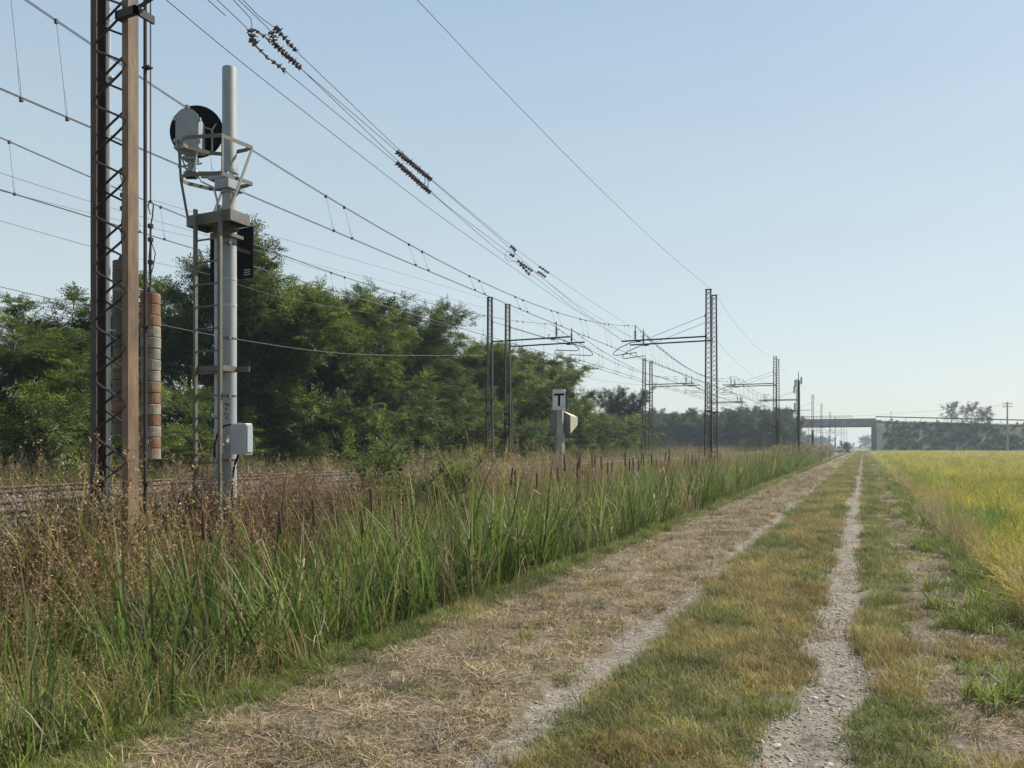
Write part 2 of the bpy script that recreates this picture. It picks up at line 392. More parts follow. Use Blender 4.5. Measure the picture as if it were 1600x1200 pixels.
def blades(n, h, wdt, spread, lean, curve, segs, palette, basecol=None, flat=0, jitter=.2, zlift=0, tipcol=None, tipamt=0):
    """n grass blades; h=(lo,hi) lengths; palette=[(weight,colour)]"""
    az = rng.random(n) * 2 * pi
    rr = spread * np.sqrt(rng.random(n)); ba = rng.random(n) * 2 * pi
    base = np.stack([rr * np.cos(ba), rr * np.sin(ba), np.zeros(n) - .02 + zlift], 1)
    H = h[0] + (h[1] - h[0]) * rng.random(n)
    ln = lean * rng.random(n); cv = curve * (0.3 + 1.1 * rng.random(n) ** 1.5)
    dirv = np.stack([np.cos(az), np.sin(az)], 1)
    s = np.linspace(0, 1, segs + 1)
    wt = np.array([p[0] for p in palette], float); wt /= wt.sum()
    ci = rng.choice(len(palette), n, p=wt)
    bc = np.array([p[1] for p in palette])[ci]
    bc = bc * (1 + (rng.random((n, 1)) - .5) * 2 * jitter)
    tw = az + pi / 2 + (rng.random(n) - .5) * 1.6
    V = np.zeros((n, segs + 1, 2, 3)); C = np.zeros((n, segs + 1, 2, 3))
    ang0 = ln
    pos = base.copy()
    prev = pos.copy()
    for k, t in enumerate(s):
        if k > 0:
            a = np.clip(ang0 + cv * t ** 1.3, 0, 2.6) if not flat else np.full(n, pi / 2 - .12) + (rng.random(n) - .5) * .5
            st = H / segs
            pos = pos + np.stack([dirv[:, 0] * np.sin(a) * st, dirv[:, 1] * np.sin(a) * st, np.cos(a) * st], 1)
        wk = wdt * (1 - t ** 2.2 * .93) * (.7 + .3 * min(1, t * 4)) * .5
        ww = wk * (0.6 + .8 * rng.random(n)) if k == 0 else wk * wr
        if k == 0: wr = ww / max(wk, 1e-9)
        off = np.stack([np.cos(tw) * ww, np.sin(tw) * ww, np.zeros(n)], 1)
        V[:, k, 0] = pos - off; V[:, k, 1] = pos + off
        cc = bc.copy()
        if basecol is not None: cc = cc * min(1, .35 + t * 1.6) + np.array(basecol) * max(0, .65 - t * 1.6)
        if tipcol is not None:
            q = max(0, (t - .6) / .4) * tipamt; cc = cc * (1 - q) + np.array(tipcol) * q
        C[:, k, 0] = cc; C[:, k, 1] = cc
    i = np.arange(n)[:, None] * (segs + 1) * 2 + np.arange(segs)[None] * 2
    Fc = np.stack([i, i + 1, i + 3, i + 2], -1).reshape(-1, 4)
    return V.reshape(-1, 3), Fc, C.reshape(-1, 3)

def merge(*parts):
    vs, fs, cs = [], [], []; b = 0
    for v, f, c in parts:
        vs.append(v); fs.append(f + b); cs.append(c); b += len(v)
    return np.concatenate(vs), np.concatenate(fs), np.concatenate(cs)

def quads(P, D, U, ln, wd, colr):
    """rhombic leaves at P pointing along D, width direction U"""
    n = len(P)
    ln = np.broadcast_to(np.asarray(ln, float).reshape(-1, 1), (n, 1)); wd = np.broadcast_to(np.asarray(wd, float).reshape(-1, 1), (n, 1))
    V = np.stack([P, P + D * ln * .5 - U * wd * .5, P + D * ln, P + D * ln * .5 + U * wd * .5], 1)
    Fc = np.arange(n * 4).reshape(n, 4)
    return V.reshape(-1, 3), Fc, np.repeat(colr, 4, 0)

def rdir(n, up=0.):
    d = rng.normal(size=(n, 3)); d[:, 2] += up
    return d / np.linalg.norm(d, axis=1, keepdims=True)

def weedy(nst, h, spread, stemc, seedc, nseed=26, seedsz=.012, top=.35, lean=.35):
    """branchy dry weed: thin stems with many tiny seeds or leaves along the upper part"""
    st = blades(nst, h, .006, spread, lean, .35, 4, [(1, stemc)], jitter=.3)
    V = st[0].reshape(nst, 5, 2, 3).mean(2)
    k = rng.integers(0, nst, nst * nseed); t = top + (1 - top) * rng.random(nst * nseed)
    ti = t * 4; i0 = np.clip(ti.astype(int), 0, 3); fr = (ti - i0)[:, None]
    P = V[k, i0] * (1 - fr) + V[k, i0 + 1] * fr
    P = P + rdir(len(P)) * (.01 + .07 * rng.random((len(P), 1))) * (1.2 - t[:, None])
    D = rdir(len(P), .6); U = np.cross(D, rdir(len(P))); U /= np.linalg.norm(U, axis=1, keepdims=True) + 1e-9
    pal = np.array(seedc)[rng.integers(0, len(seedc), len(P))] * (1 + (rng.random((len(P), 1)) - .5) * .5)
    sd_ = quads(P, D, U, seedsz * (1 + rng.random(len(P))), seedsz * .6, pal)
    # side twigs
    m_ = nst * 4
    k = rng.integers(0, nst, m_); t = .3 + .6 * rng.random(m_); i0 = np.clip((t * 4).astype(int), 0, 3)
    P = V[k, i0]; D = rdir(m_, 1.0); U = np.cross(D, rdir(m_)); U /= np.linalg.norm(U, axis=1, keepdims=True) + 1e-9
    tw = quads(P, D, U, .10 + .12 * rng.random(m_), .005, np.repeat(np.array([stemc]), m_, 0))
    return merge(st, sd_, tw)

# ------------------------------------------------------------------ scatter: one object holding its own clump shapes, spread by a geometry-node modifier
def gn_tree():
    ng = bpy.data.node_groups.new('spread_clumps', 'GeometryNodeTree')
    ng.interface.new_socket('Geometry', in_out='INPUT', socket_type='NodeSocketGeometry')
    ng.interface.new_socket('Geometry', in_out='OUTPUT', socket_type='NodeSocketGeometry')
    n = ng.nodes; l = ng.links
    gi = n.new('NodeGroupInput'); go = n.new('NodeGroupOutput')
    def na(nm, ty):
        a = n.new('GeometryNodeInputNamedAttribute'); a.data_type = ty; a.inputs['Name'].default_value = nm
        return [o for o in a.outputs if o.enabled and o.name == 'Attribute'][0]
    sg = n.new('GeometryNodeSeparateGeometry'); sg.domain = 'POINT'
    l.new(gi.outputs[0], sg.inputs['Geometry']); l.new(na('is_pt', 'BOOLEAN'), sg.inputs['Selection'])
    sp = n.new('GeometryNodeSplitToInstances'); sp.domain = 'POINT'
    l.new(sg.outputs['Inverted'], sp.inputs['Geometry']); l.new(na('vid', 'INT'), sp.inputs['Group ID'])
    mp = n.new('GeometryNodeMeshToPoints'); l.new(sg.outputs['Selection'], mp.inputs['Mesh'])
    io = n.new('GeometryNodeInstanceOnPoints'); io.inputs['Pick Instance'].default_value = True
    l.new(mp.outputs[0], io.inputs['Points']); l.new(sp.outputs[0], io.inputs['Instance'])
    l.new(na('vid', 'INT'), io.inputs['Instance Index'])
    e2 = n.new('FunctionNodeEulerToRotation'); l.new(na('rot', 'FLOAT_VECTOR'), e2.inputs[0]); l.new(e2.outputs[0], io.inputs['Rotation'])
    l.new(na('scl', 'FLOAT_VECTOR'), io.inputs['Scale'])
    l.new(io.outputs[0], go.inputs[0])
    return ng
GN = gn_tree()

def scatter(name, protos, P, rot, scl, vid, material, label, cat, smooth=False):
    V = []; Fc = []; C = []; vv = []; b = 0
    for i, (v, f, c) in enumerate(protos):
        V.append(v); Fc.append(f + b); C.append(c); vv.append(np.full(len(v), i)); b += len(v)
    nP = len(P)
    v = np.concatenate(V + [P]); f = np.concatenate(Fc); c = np.concatenate(C + [np.zeros((nP, 3))])
    me = fill_mesh(name, v, f, [material], c)
    if smooth: me.polygons.foreach_set('use_smooth', [True] * len(me.polygons))
    z3 = np.zeros((b, 3))
    a = me.attributes.new('is_pt', 'BOOLEAN', 'POINT'); a.data.foreach_set('value', np.concatenate([np.zeros(b, bool), np.ones(nP, bool)]))
    a = me.attributes.new('vid', 'INT', 'POINT'); a.data.foreach_set('value', np.concatenate(vv + [vid]).astype(np.int32))
    a = me.attributes.new('rot', 'FLOAT_VECTOR', 'POINT'); a.data.foreach_set('vector', np.concatenate([z3, rot]).astype(np.float32).ravel())
    a = me.attributes.new('scl', 'FLOAT_VECTOR', 'POINT'); a.data.foreach_set('vector', np.concatenate([z3, scl]).astype(np.float32).ravel())
    o = link_mesh(name, me); md = o.modifiers.new('spread', 'NODES'); md.node_group = GN
    tag(o, label, cat, kind='stuff'); return o

def seen(x, y, m=260):
    d = -x * SN + y * CS; l = x * CS + y * SN
    px = 800 + F * l / np.maximum(d, .1)
    return (d > .9) & (px > -m - 500 / np.maximum(d, .5)) & (px < 1600 + m + 500 / np.maximum(d, .5))

def spots(layers, keep=None):
    """layers of (x0,x1,y0,y1,per m2,scale) -> x,y,scale"""
    X = []; Y = []; S = []
    for x0, x1, y0, y1, dn, s in layers:
        n = int((x1 - x0) * (y1 - y0) * dn)
        x = x0 + (x1 - x0) * rng.random(n); y = y0 + (y1 - y0) * rng.random(n)
        X.append(x); Y.append(y); S.append(np.full(n, s))
    x, y, s = np.concatenate(X), np.concatenate(Y), np.concatenate(S)
    k = seen(x, y)
    if keep is not None: k &= rng.random(len(x)) < keep(x, y)
    return x[k], y[k], s[k]

def place(name, protos, x, y, s, material, label, cat, vid=None, zoff=0, tilt=.12, hs=.25, zf=None, smooth=False):
    n = len(x)
    P = np.stack([x, y, (gz(x, y) if zf is None else zf(x, y)) + zoff], 1)
    rot = np.stack([(rng.random(n) - .5) * 2 * tilt, (rng.random(n) - .5) * 2 * tilt, rng.random(n) * 2 * pi], 1)
    k = s * (1 + (rng.random(n) - .5) * 2 * hs)
    scl = np.stack([k, k, s * (1 + (rng.random(n) - .5) * 2 * hs)], 1)
    if vid is None: vid = rng.integers(0, len(protos), n)
    return scatter(name, protos, P, rot, scl, vid, material, label, cat, smooth)

# palettes (linear albedo)
G1 = (.085, .125, .028); G2 = (.125, .165, .035); G3 = (.06, .09, .022); GY1 = (.22, .215, .055); GY2 = (.28, .25, .085)
ST1 = (.37, .31, .215); ST2 = (.25, .20, .135); ST3 = (.17, .12, .075); RD = (.3, .17, .08); RB = (.13, .065, .042)

# --- short turf on the middle strip and right verge
def turfp(pal, h=(.05, .12), n=42, sp=.09, w=.0042, cur=1.0):
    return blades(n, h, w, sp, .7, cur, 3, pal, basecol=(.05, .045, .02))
green_t = [turfp([(3, G1), (3, G2), (1, GY1), (1, ST2)]) for _ in range(3)]
yell_t = [turfp([(2, G2), (3, GY1), (3, GY2), (1.5, ST1)], (.05, .14)) for _ in range(3)]
red_t = [turfp([(2, GY1), (1.0, RD), (.8, ST3), (2, ST2), (2, GY2), (1, G2)], (.05, .15)) for _ in range(2)]
def strip_d(x, y):
    rut, straw, soil, ball, rice = zones(x, y)
    base = np.clip(1 - rut * 1.3, 0, 1) * (1 - straw * .9) * (1 - soil * .86)
    return base
lay = [(-3.75, 1.6, 1.5, 9, 170, 1.), (-3.75, 1.6, 9, 18, 90, 1.15), (-3.75, 1.6, 18, 40, 36, 1.6), (-3.75, 1.6, 40, 110, 9, 2.2), (-3.75, 2, 110, 250, 2, 3)]
x, y, s = spots(lay, strip_d)
q = fbm(x, y, 1.1, 21) + (fbm(x, y, .3, 22) - .5) * .5
# redder/drier in the middle of the strip, green towards its rims
mid = np.exp(-((x + .95) / .42) ** 2)
q = q + .10 * mid - .10 * (x > .0) - .22 * (x < -3.2)
vid = np.where(q < .50, rng.integers(0, 3, len(x)), np.where(q < .60, rng.integers(3, 6, len(x)), rng.integers(6, 8, len(x))))
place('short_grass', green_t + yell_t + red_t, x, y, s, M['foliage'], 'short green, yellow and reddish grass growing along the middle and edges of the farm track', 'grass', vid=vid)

# --- taller green tufts along the ditch lip, and right-hand verge
tuft = [blades(34, (.14, .34), .008, .08, .5, 1.3, 4, [(3, G2), (3, (.14, .21, .04)), (1, GY1), (.5, ST1)], basecol=(.05, .06, .02)) for _ in range(4)]
x1, y1, s1 = spots([(-4.2, -3.35, 1.5, 16, 42, 1.), (-4.2, -3.4, 16, 60, 14, 1.3), (-4.3, -3.4, 60, 200, 4, 1.8)])
x2, y2, s2 = spots([(.6, 1.7, 2.0, 14, 80, .85), (.8, 1.7, 14, 60, 16, 1.)], lambda x, y: sst(fbm(x, y, 1.1, 31) + .34 * sst(x, .95, 1.3) - .4 * (1 - sst(y, 4.2, 5.2)), .45, .6))
x, y, s = np.concatenate([x1, x2]), np.concatenate([y1, y2]), np.concatenate([s1, s2])
s = s * (.6 + .7 * fbm(x, y, .7, 33)) * np.where(x < 0, .42 + .25 * (fbm(x, y, .5, 34) > .55) + .5 * (1 - sst(y, 3.2, 4.2)) * sst(-x, 3.5, 3.8), 1)
place('verge_grass', tuft, x, y, s, M['foliage'], 'bright green leafy grass tufts edging the ditch and the rice field', 'grass', tilt=.2)

# --- straw litter
LT = [(2.4, (.36, .31, .225)), (3, (.22, .18, .13)), (3, (.12, .092, .062)), (.6, GY2)]
lit = [blades(70, (.04, .15), .0042, .15, 0, 0, 2, LT, flat=1, zlift=.022, jitter=.35) for _ in range(5)]
lit += [merge(blades(30, (.05, .13), .004, .12, 1.1, .8, 3, LT, jitter=.35), blades(30, (.05, .15), .005, .14, 0, 0, 2, LT, flat=1, zlift=.03, jitter=.4)) for _ in range(3)]
def straw_d(x, y):
    rut, straw, soil, ball, rice = zones(x, y)
    return np.clip(straw * (2.2 * (fbm(x, y, .35, 40) - .22)) * (1 - .6 * rut) + soil * .33 + .05, 0, 1)
x, y, s = spots([(-3.6, 1.5, 1.5, 9, 110, 1.), (-3.6, 1.5, 9, 20, 40, 1.3), (-3.6, 1.5, 20, 60, 12, 1.8)], straw_d)
place('straw_litter', lit, x, y, s, M['straw'], 'mown dry straw lying between the ditch grass and the left wheel rut', 'straw litter', tilt=.08)

# --- gravel and stones in the ruts
def pebble(seed):
    g = np.random.default_rng(seed)
    import bmesh
    bm = bmesh.new(); bmesh.ops.create_icosphere(bm, subdivisions=2, radius=1)
    v = np.array([p.co[:] for p in bm.verts]); f = np.array([[q.index for q in p.verts] for p in bm.faces]); bm.free()
    for _ in range(5):
        d = g.normal(size=3); d /= np.linalg.norm(d); c = .55 + .3 * g.random()
        e = np.clip(v @ d - c, 0, None); v = v - e[:, None] * d
    v = v * np.array([1, .6 + .4 * g.random(), .35 + .25 * g.random()])
    f = np.concatenate([f, f[:, 2:3]], 1)
    return v, f, np.ones((len(v), 3))
def tri(protos):  # triangles kept as degenerate-free quads are not possible: rebuild as triangles
    return [(v, f[:, :3], c) for v, f, c in protos]
pb = tri([pebble(i) for i in range(6)])
def rut_d(x, y):
    rut, straw, soil, ball, rice = zones(x, y); return np.clip(rut + .05 * soil + .02, 0, 1)
x, y, s = spots([(-2.1, .3, 1.8, 7, 1100, .0085), (-.6, .15, 2.6, 9, 260, .014), (-2.1, .3, 7, 16, 420, .010), (-2.1, .3, 1.8, 12, 30, .015), (-2, .3, 16, 40, 60, .016), (-.55, .12, 3.2, 5.4, 45, .021)], rut_d)
s = s * (.5 + .9 * rng.random(len(s)))
place('track_gravel', pb, x, y, s, M['stone'], 'small pale stones and gravel in the wheel ruts of the track', 'gravel', tilt=.4, hs=.3)
x, y, s = spots([(-16.2, -8.3, 3, 20, 70, .035), (-16.2, -8.3, 20, 40, 20, .05)])
place('ballast_stones', pb, x, y, s, M['balstone'], 'grey and rust stained ballast stones under the rails', 'gravel', tilt=.6, hs=.4)

# --- reeds: dense tall blades in the ditch
RG = [(4, (.07, .125, .024)), (3, (.10, .17, .032)), (1.6, (.16, .21, .05)), (2, (.04, .075, .018)), (.5, ST2), (.25, ST1)]
reed = [blades(15, (1.2, 2.05), .023, .2, .26, .6, 7, RG, basecol=(.07, .08, .03), tipcol=(.28, .22, .1), tipamt=.35) for _ in range(4)]
reed += [blades(15, (.8, 1.7), .020, .2, .3, 1.0, 7, RG, basecol=(.07, .08, .03)) for _ in range(3)]
reed += [blades(12, (.9, 1.8), .014, .2, .4, .8, 6, [(3, ST2), (2, ST1), (2, ST3), (1, (.08, .13, .03))]) for _ in range(2)]
def kinked(n, h, pal):
    # broken leaves folded over part way up
    v, f, c = blades(n, h, .015, .2, .3, .35, 8, pal, basecol=(.07, .08, .03))
    V = v.reshape(n, 9, 2, 3).copy()
    for i in range(n):
        k = rng.integers(3, 7); a = rng.random() * 6.28; p = V[i, k].mean(0)
        for j in range(k + 1, 9):
            L_ = np.linalg.norm(V[i, j].mean(0) - p); w_ = (V[i, j, 1] - V[i, j, 0]) / 2
            q = p + np.array([cos(a) * .75, sin(a) * .75, -.5 + .15 * (j - k)]) * L_ * .9; V[i, j, 0] = q - w_; V[i, j, 1] = q + w_
    return V.reshape(-1, 3), f, c
reed += [merge(kinked(7, (1.0, 1.9), [(3, (.10, .16, .03)), (2, ST1), (2, (.2, .2, .07)), (1, ST2)]), blades(7, (.6, 1.5), .013, .2, .35, 1.4, 7, [(2, (.12, .18, .035)), (1, ST1), (1, (.2, .22, .05))])) for _ in range(3)]
def reed_d(x, y):
    lo = sst(-x, 3.62, 3.86)
    return lo * (.16 + .84 * sst(y, 3.7, 4.5)) * (.55 + .6 * fbm(x, y, 1.2, 50))
x, y, s = spots([(-6.2, -3.62, 2.6, 14, 18, 1.), (-6.3, -3.65, 14, 30, 12, 1.1), (-6.3, -4.0, 30, 62, 5, 1.2), (-6.3, -4, 62, 90, 2, 1.)], reed_d)
vid = np.where(rng.random(len(x)) < .1 + .25 * (fbm(x, y, 1.0, 53) > .58), rng.integers(7, 9, len(x)), rng.integers(0, 7, len(x)))
vid = np.where(rng.random(len(x)) < .24, rng.integers(9, 12, len(x)), vid)
vid = np.where(rng.random(len(x)) < .5 * sst(y, 12, 28) * sst(-x, 4.2, 4.9), rng.integers(7, 9, len(x)), vid)
s = s * (.84 + .42 * rng.random(len(x))) * (.72 + .34 * fbm(x, y, 2.2, 51)) * (1 - .15 * (y < 6)) * (1 - .25 * sst(-x, 5.3, 6.2)) * (1 - .12 * sst(4.4 + x, 0, .55))
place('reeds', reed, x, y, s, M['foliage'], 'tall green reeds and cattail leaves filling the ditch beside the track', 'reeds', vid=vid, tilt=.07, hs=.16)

# --- mixed tall grass at lower left (ditch side near the camera)
MG = [(2, (.09, .14, .035)), (2, (.15, .18, .05)), (3, GY1), (3, GY2), (1.3, ST1), (1.3, ST2), (.5, RD)]
mix = [blades(34, (.3, .85), .008, .16, .5, 1.2, 5, MG, basecol=(.07, .06, .03)) for _ in range(4)]
mixg = [blades(30, (.35, .8), .014, .15, .35, 1.1, 5, [(3, G2), (3, G1), (1, GY1), (.4, ST1)], basecol=(.05, .06, .02)) for _ in range(3)]
wis = [weedy(12, (.45, .95), .14, (.24, .2, .1), [(.3, .26, .12), (.22, .17, .08), (.16, .17, .06)], 34, .012) for _ in range(3)]
x, y, s = spots([(-7.0, -3.75, 1.2, 6.2, 46, 1.), (-6.9, -4.2, 6.2, 14, 9, 1.)], lambda x, y: sst(-x, 3.7, 4.1) * np.where((y > 4.1) & (x > -5.5), .3, 1))
s = s * (.62 + .6 * fbm(x, y, .8, 60)) * (1 - .3 * sst(4.4 + x, 0, .6))
g_ = fbm(x, y, .9, 61) + .13 * (y < 3.3)
vid = np.where(g_ > .6, rng.integers(4, 7, len(x)), np.where(rng.random(len(x)) < .3, rng.integers(7, 10, len(x)), rng.integers(0, 4, len(x))))
place('tall_mixed_grass', mix + mixg + wis, x, y, s, M['foliage'], 'tangled tall green and yellowed grass on the near ditch bank', 'grass', vid=vid, tilt=.18)

# --- red-brown dry weeds on the railway bank
wd = [weedy(14, (.4, .85), .2, (.16, .09, .06), [(.13, .09, .065), (.2, .14, .095), (.09, .062, .045), (.28, .21, .14)], 40, .014) for _ in range(4)]
wd += [merge(weedy(9, (.4, .9), .2, (.30, .24, .14), [(.38, .31, .18), (.28, .2, .12), (.24, .22, .1)], 30, .013), blades(10, (.4, .85), .008, .2, .4, 1.1, 5, [(2, ST1), (2, GY2), (1, GY1), (1, G2)])) for _ in range(2)]
wd += [merge(weedy(8, (.3, .7), .2, (.12, .12, .05), [(.09, .12, .035), (.13, .15, .05)], 30, .016), blades(14, (.3, .6), .008, .2, .5, 1., 4, MG)) for _ in range(2)]
def bank_d(x, y): return np.clip(sst(-x, 5.9, 6.5) * (1 - sst(-x, 8.45, 9.0)), 0, 1)
x, y, s = spots([(-8.9, -5.6, 3, 14, 42, .9), (-8.9, -5.6, 14, 34, 20, 1.05), (-8.6, -5.6, 34, 80, 7, 1.2), (-8.6, -4, 80, 180, 2.2, 1.7)], bank_d)
s = s * (1.15 + .75 * fbm(x, y, 1.3, 70)) * (.82 + .06 * sst(y, 5.5, 8)) * (1 - .68 * sst(-x, 7.25, 8.1)) * (1 + .4 * np.exp(-(((x + 6.75) / .35) ** 2 + ((y - 5.15) / .45) ** 2)) + .3 * np.exp(-(((x + 6.7) / .35) ** 2 + ((y - 6.5) / .4) ** 2))) * (1 - .25 * (1 - sst(-x, 5.6, 6.2))) * (1 + .3 * sst(-x, 5.9, 6.3) * (1 - sst(-x, 7.3, 7.8)) * (1 - sst(y, 16, 26)))
pp = fbm(x, y, 2.5, 71)
vid = np.where(pp < .38, rng.integers(0, 4, len(x)), rng.integers(4, 8, len(x)))
vid = np.where(rng.random(len(x)) < .35, rng.integers(0, 8, len(x)), vid)
place('dry_weeds', wd, x, y, s, M['foliage'], 'red-brown dry weeds along the railway bank behind the reeds', 'weeds', vid=vid, tilt=.15)

# --- undergrowth beyond the far track
x, y, s = spots([(-21.5, -16.9, 6, 45, 7, 1.2), (-22, -16.9, 45, 120, 2.2, 1.7)])
s = s * (.5 + .8 * fbm(x, y, 2, 75))
vid = np.where(rng.random(len(x)) < .75, rng.integers(6, 8, len(x)), rng.integers(4, 6, len(x)))
place('far_undergrowth', wd, x, y, s, M['foliage'], 'yellowish low weeds between the far track and the trees', 'weeds', vid=vid, tilt=.15)

# --- rice
RP = [(3, (.19, .24, .045)), (3, (.28, .29, .05)), (1.5, (.38, .33, .06)), (.6, (.11, .17, .035))]
def ricep(gold=1.):
    lf = blades(26, (.5, .85), .010, .12, .3, .7, 5, RP, basecol=(.08, .09, .03))
    pn = blades(16, (.55, .82), .009, .12, .35, 1.9, 7, [(3, (.42, .36, .075)), (2, (.34, .32, .08)), (1, (.46, .41, .15))], jitter=.2)
    V = pn[0].reshape(16, 8, 2, 3).mean(2)
    k = np.repeat(np.arange(16), 22); t = .68 + .32 * rng.random(len(k)); ti = t * 7; i0 = np.clip(ti.astype(int), 0, 6); fr = (ti - i0)[:, None]
    P = V[k, i0] * (1 - fr) + V[k, i0 + 1] * fr
    D = V[k, i0 + 1] - V[k, i0]; D /= np.linalg.norm(D, axis=1, keepdims=True); D = D + rdir(len(P)) * .5
    D /= np.linalg.norm(D, axis=1, keepdims=True); U = np.cross(D, rdir(len(P))); U /= np.linalg.norm(U, axis=1, keepdims=True) + 1e-9
    gr = quads(P, D, U, .018, .009, jit((.45, .37, .08), len(P), .25))
    return merge(lf, pn, gr)
ricg = [blades(30, (.5, .9), .011, .12, .3, .8, 5, [(3, (.12, .2, .04)), (2, (.17, .24, .05)), (1, (.24, .26, .06))], basecol=(.05, .07, .02)) for _ in range(2)]
rics = [ricep() for _ in range(4)]
x, y, s = spots([(1.55, 9, 4, 16, 26, 1.), (1.55, 16, 16, 40, 9, 1.25), (1.6, 45, 40, 110, 1.6, 1.9)])
xe, ye, se = spots([(1.6, 90, 110, 255, .42, 3.)])
x, y, s = np.concatenate([x, xe]), np.concatenate([y, ye]), np.concatenate([s, se])
gg = fbm(x, y, 2.2, 80) + .20 * (x < 2.4) * (y < 20) + .12 * (y > 25) * fbm(x, y, 9, 81) - .10 * (x > 3)
vid = np.where(gg > .60, rng.integers(4, 6, len(x)), rng.integers(0, 4, len(x)))
hscale = np.where(s > 1.1, 1 / s ** .8, 1)
n = len(x)
P = np.stack([x, y, gz(x, y)], 1)
rot = np.stack([(rng.random(n) - .5) * .2, (rng.random(n) - .5) * .2, rng.random(n) * 6.28], 1)
kx = s * (1 + (rng.random(n) - .5) * .3); kz = s * hscale * (.9 + .2 * rng.random(n)) * (.95 + .35 * (fbm(x, y, 1.1, 83) - .5))
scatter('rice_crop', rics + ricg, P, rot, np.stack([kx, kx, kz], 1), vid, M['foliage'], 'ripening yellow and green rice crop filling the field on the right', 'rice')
# crop canopy surface under the clump tips for the far field
cx = np.array([3.2, 5, 8, 12, 18, 26, 38, 60, 90, 150, 240]); cy = np.concatenate([np.linspace(24, 60, 19), np.linspace(64, 256, 49)])
# --- wispy tall dry grass on the bund at the rice edge
bw = [weedy(16, (.45, .95), .16, (.3, .25, .14), [(.34, .28, .17), (.26, .2, .11), (.3, .27, .12)], 26, .011, top=.5, lean=.5) for _ in range(3)]
x, y, s = spots([(1.25, 1.75, 5, 16, 13, .75), (1.2, 1.9, 16, 50, 4, .9)], lambda x, y: .35 + .65 * sst(fbm(x, y, 1.5, 90), .4, .6))
place('bund_grass', bw, x, y, s, M['foliage'], 'thin beige seeding grass on the low bank at the rice field edge', 'grass', tilt=.25)

# ================================================================== railway tracks
def track(cx, label):
    t = empty('railway_track', (cx, 0, .62)); tag(t, label, 'railway track', 'railway tracks')
    for s in (-1, 1):
        r = MB(); x = s * .7525
        prof = [(-.07, 0), (.07, 0), (.07, .012), (.012, .03), (.01, .12), (.035, .13), (.035, .155), (-.035, .155), (-.035, .13), (-.01, .12), (-.012, .03), (-.07, .012)]
        r.prism([(x + a, .045 + b_) for a, b_ in prof], -60, 700, 'y')
        ro = r.build('rail', M['rail'], t)
        h = MB().box(x - .03, x + .03, -60, 700, .2005, .2045); h.build('rail_head', M['railtop'], ro)
    return t
track(-10.3, 'nearer railway track behind the lattice mast and dry weeds')
track(-14.3, 'farther railway track running along the foot of the trees')

# ================================================================== lattice masts
def lacing(mb, x0, x1, y, z0, z1, pitch, r, ph=0.0, n=5, sw=True, per=8):
    """sinuous round bar between the two channels"""
    if sw:
        pts = []; N_ = int((z1 - z0) / pitch * per)
        for i in range(N_ + 1):
            z = z0 + (z1 - z0) * i / N_
            u = 2 * pi * ((z - z0) / pitch + ph); c = math.asin(.91 * cos(u)) / math.asin(.91)
            k = (z - z0) / (z1 - z0)
            pts.append(((x0(k) + x1(k)) / 2 + c * (x1(k) - x0(k)) / 2, y, z))
        mb.tube(pts, r, n)

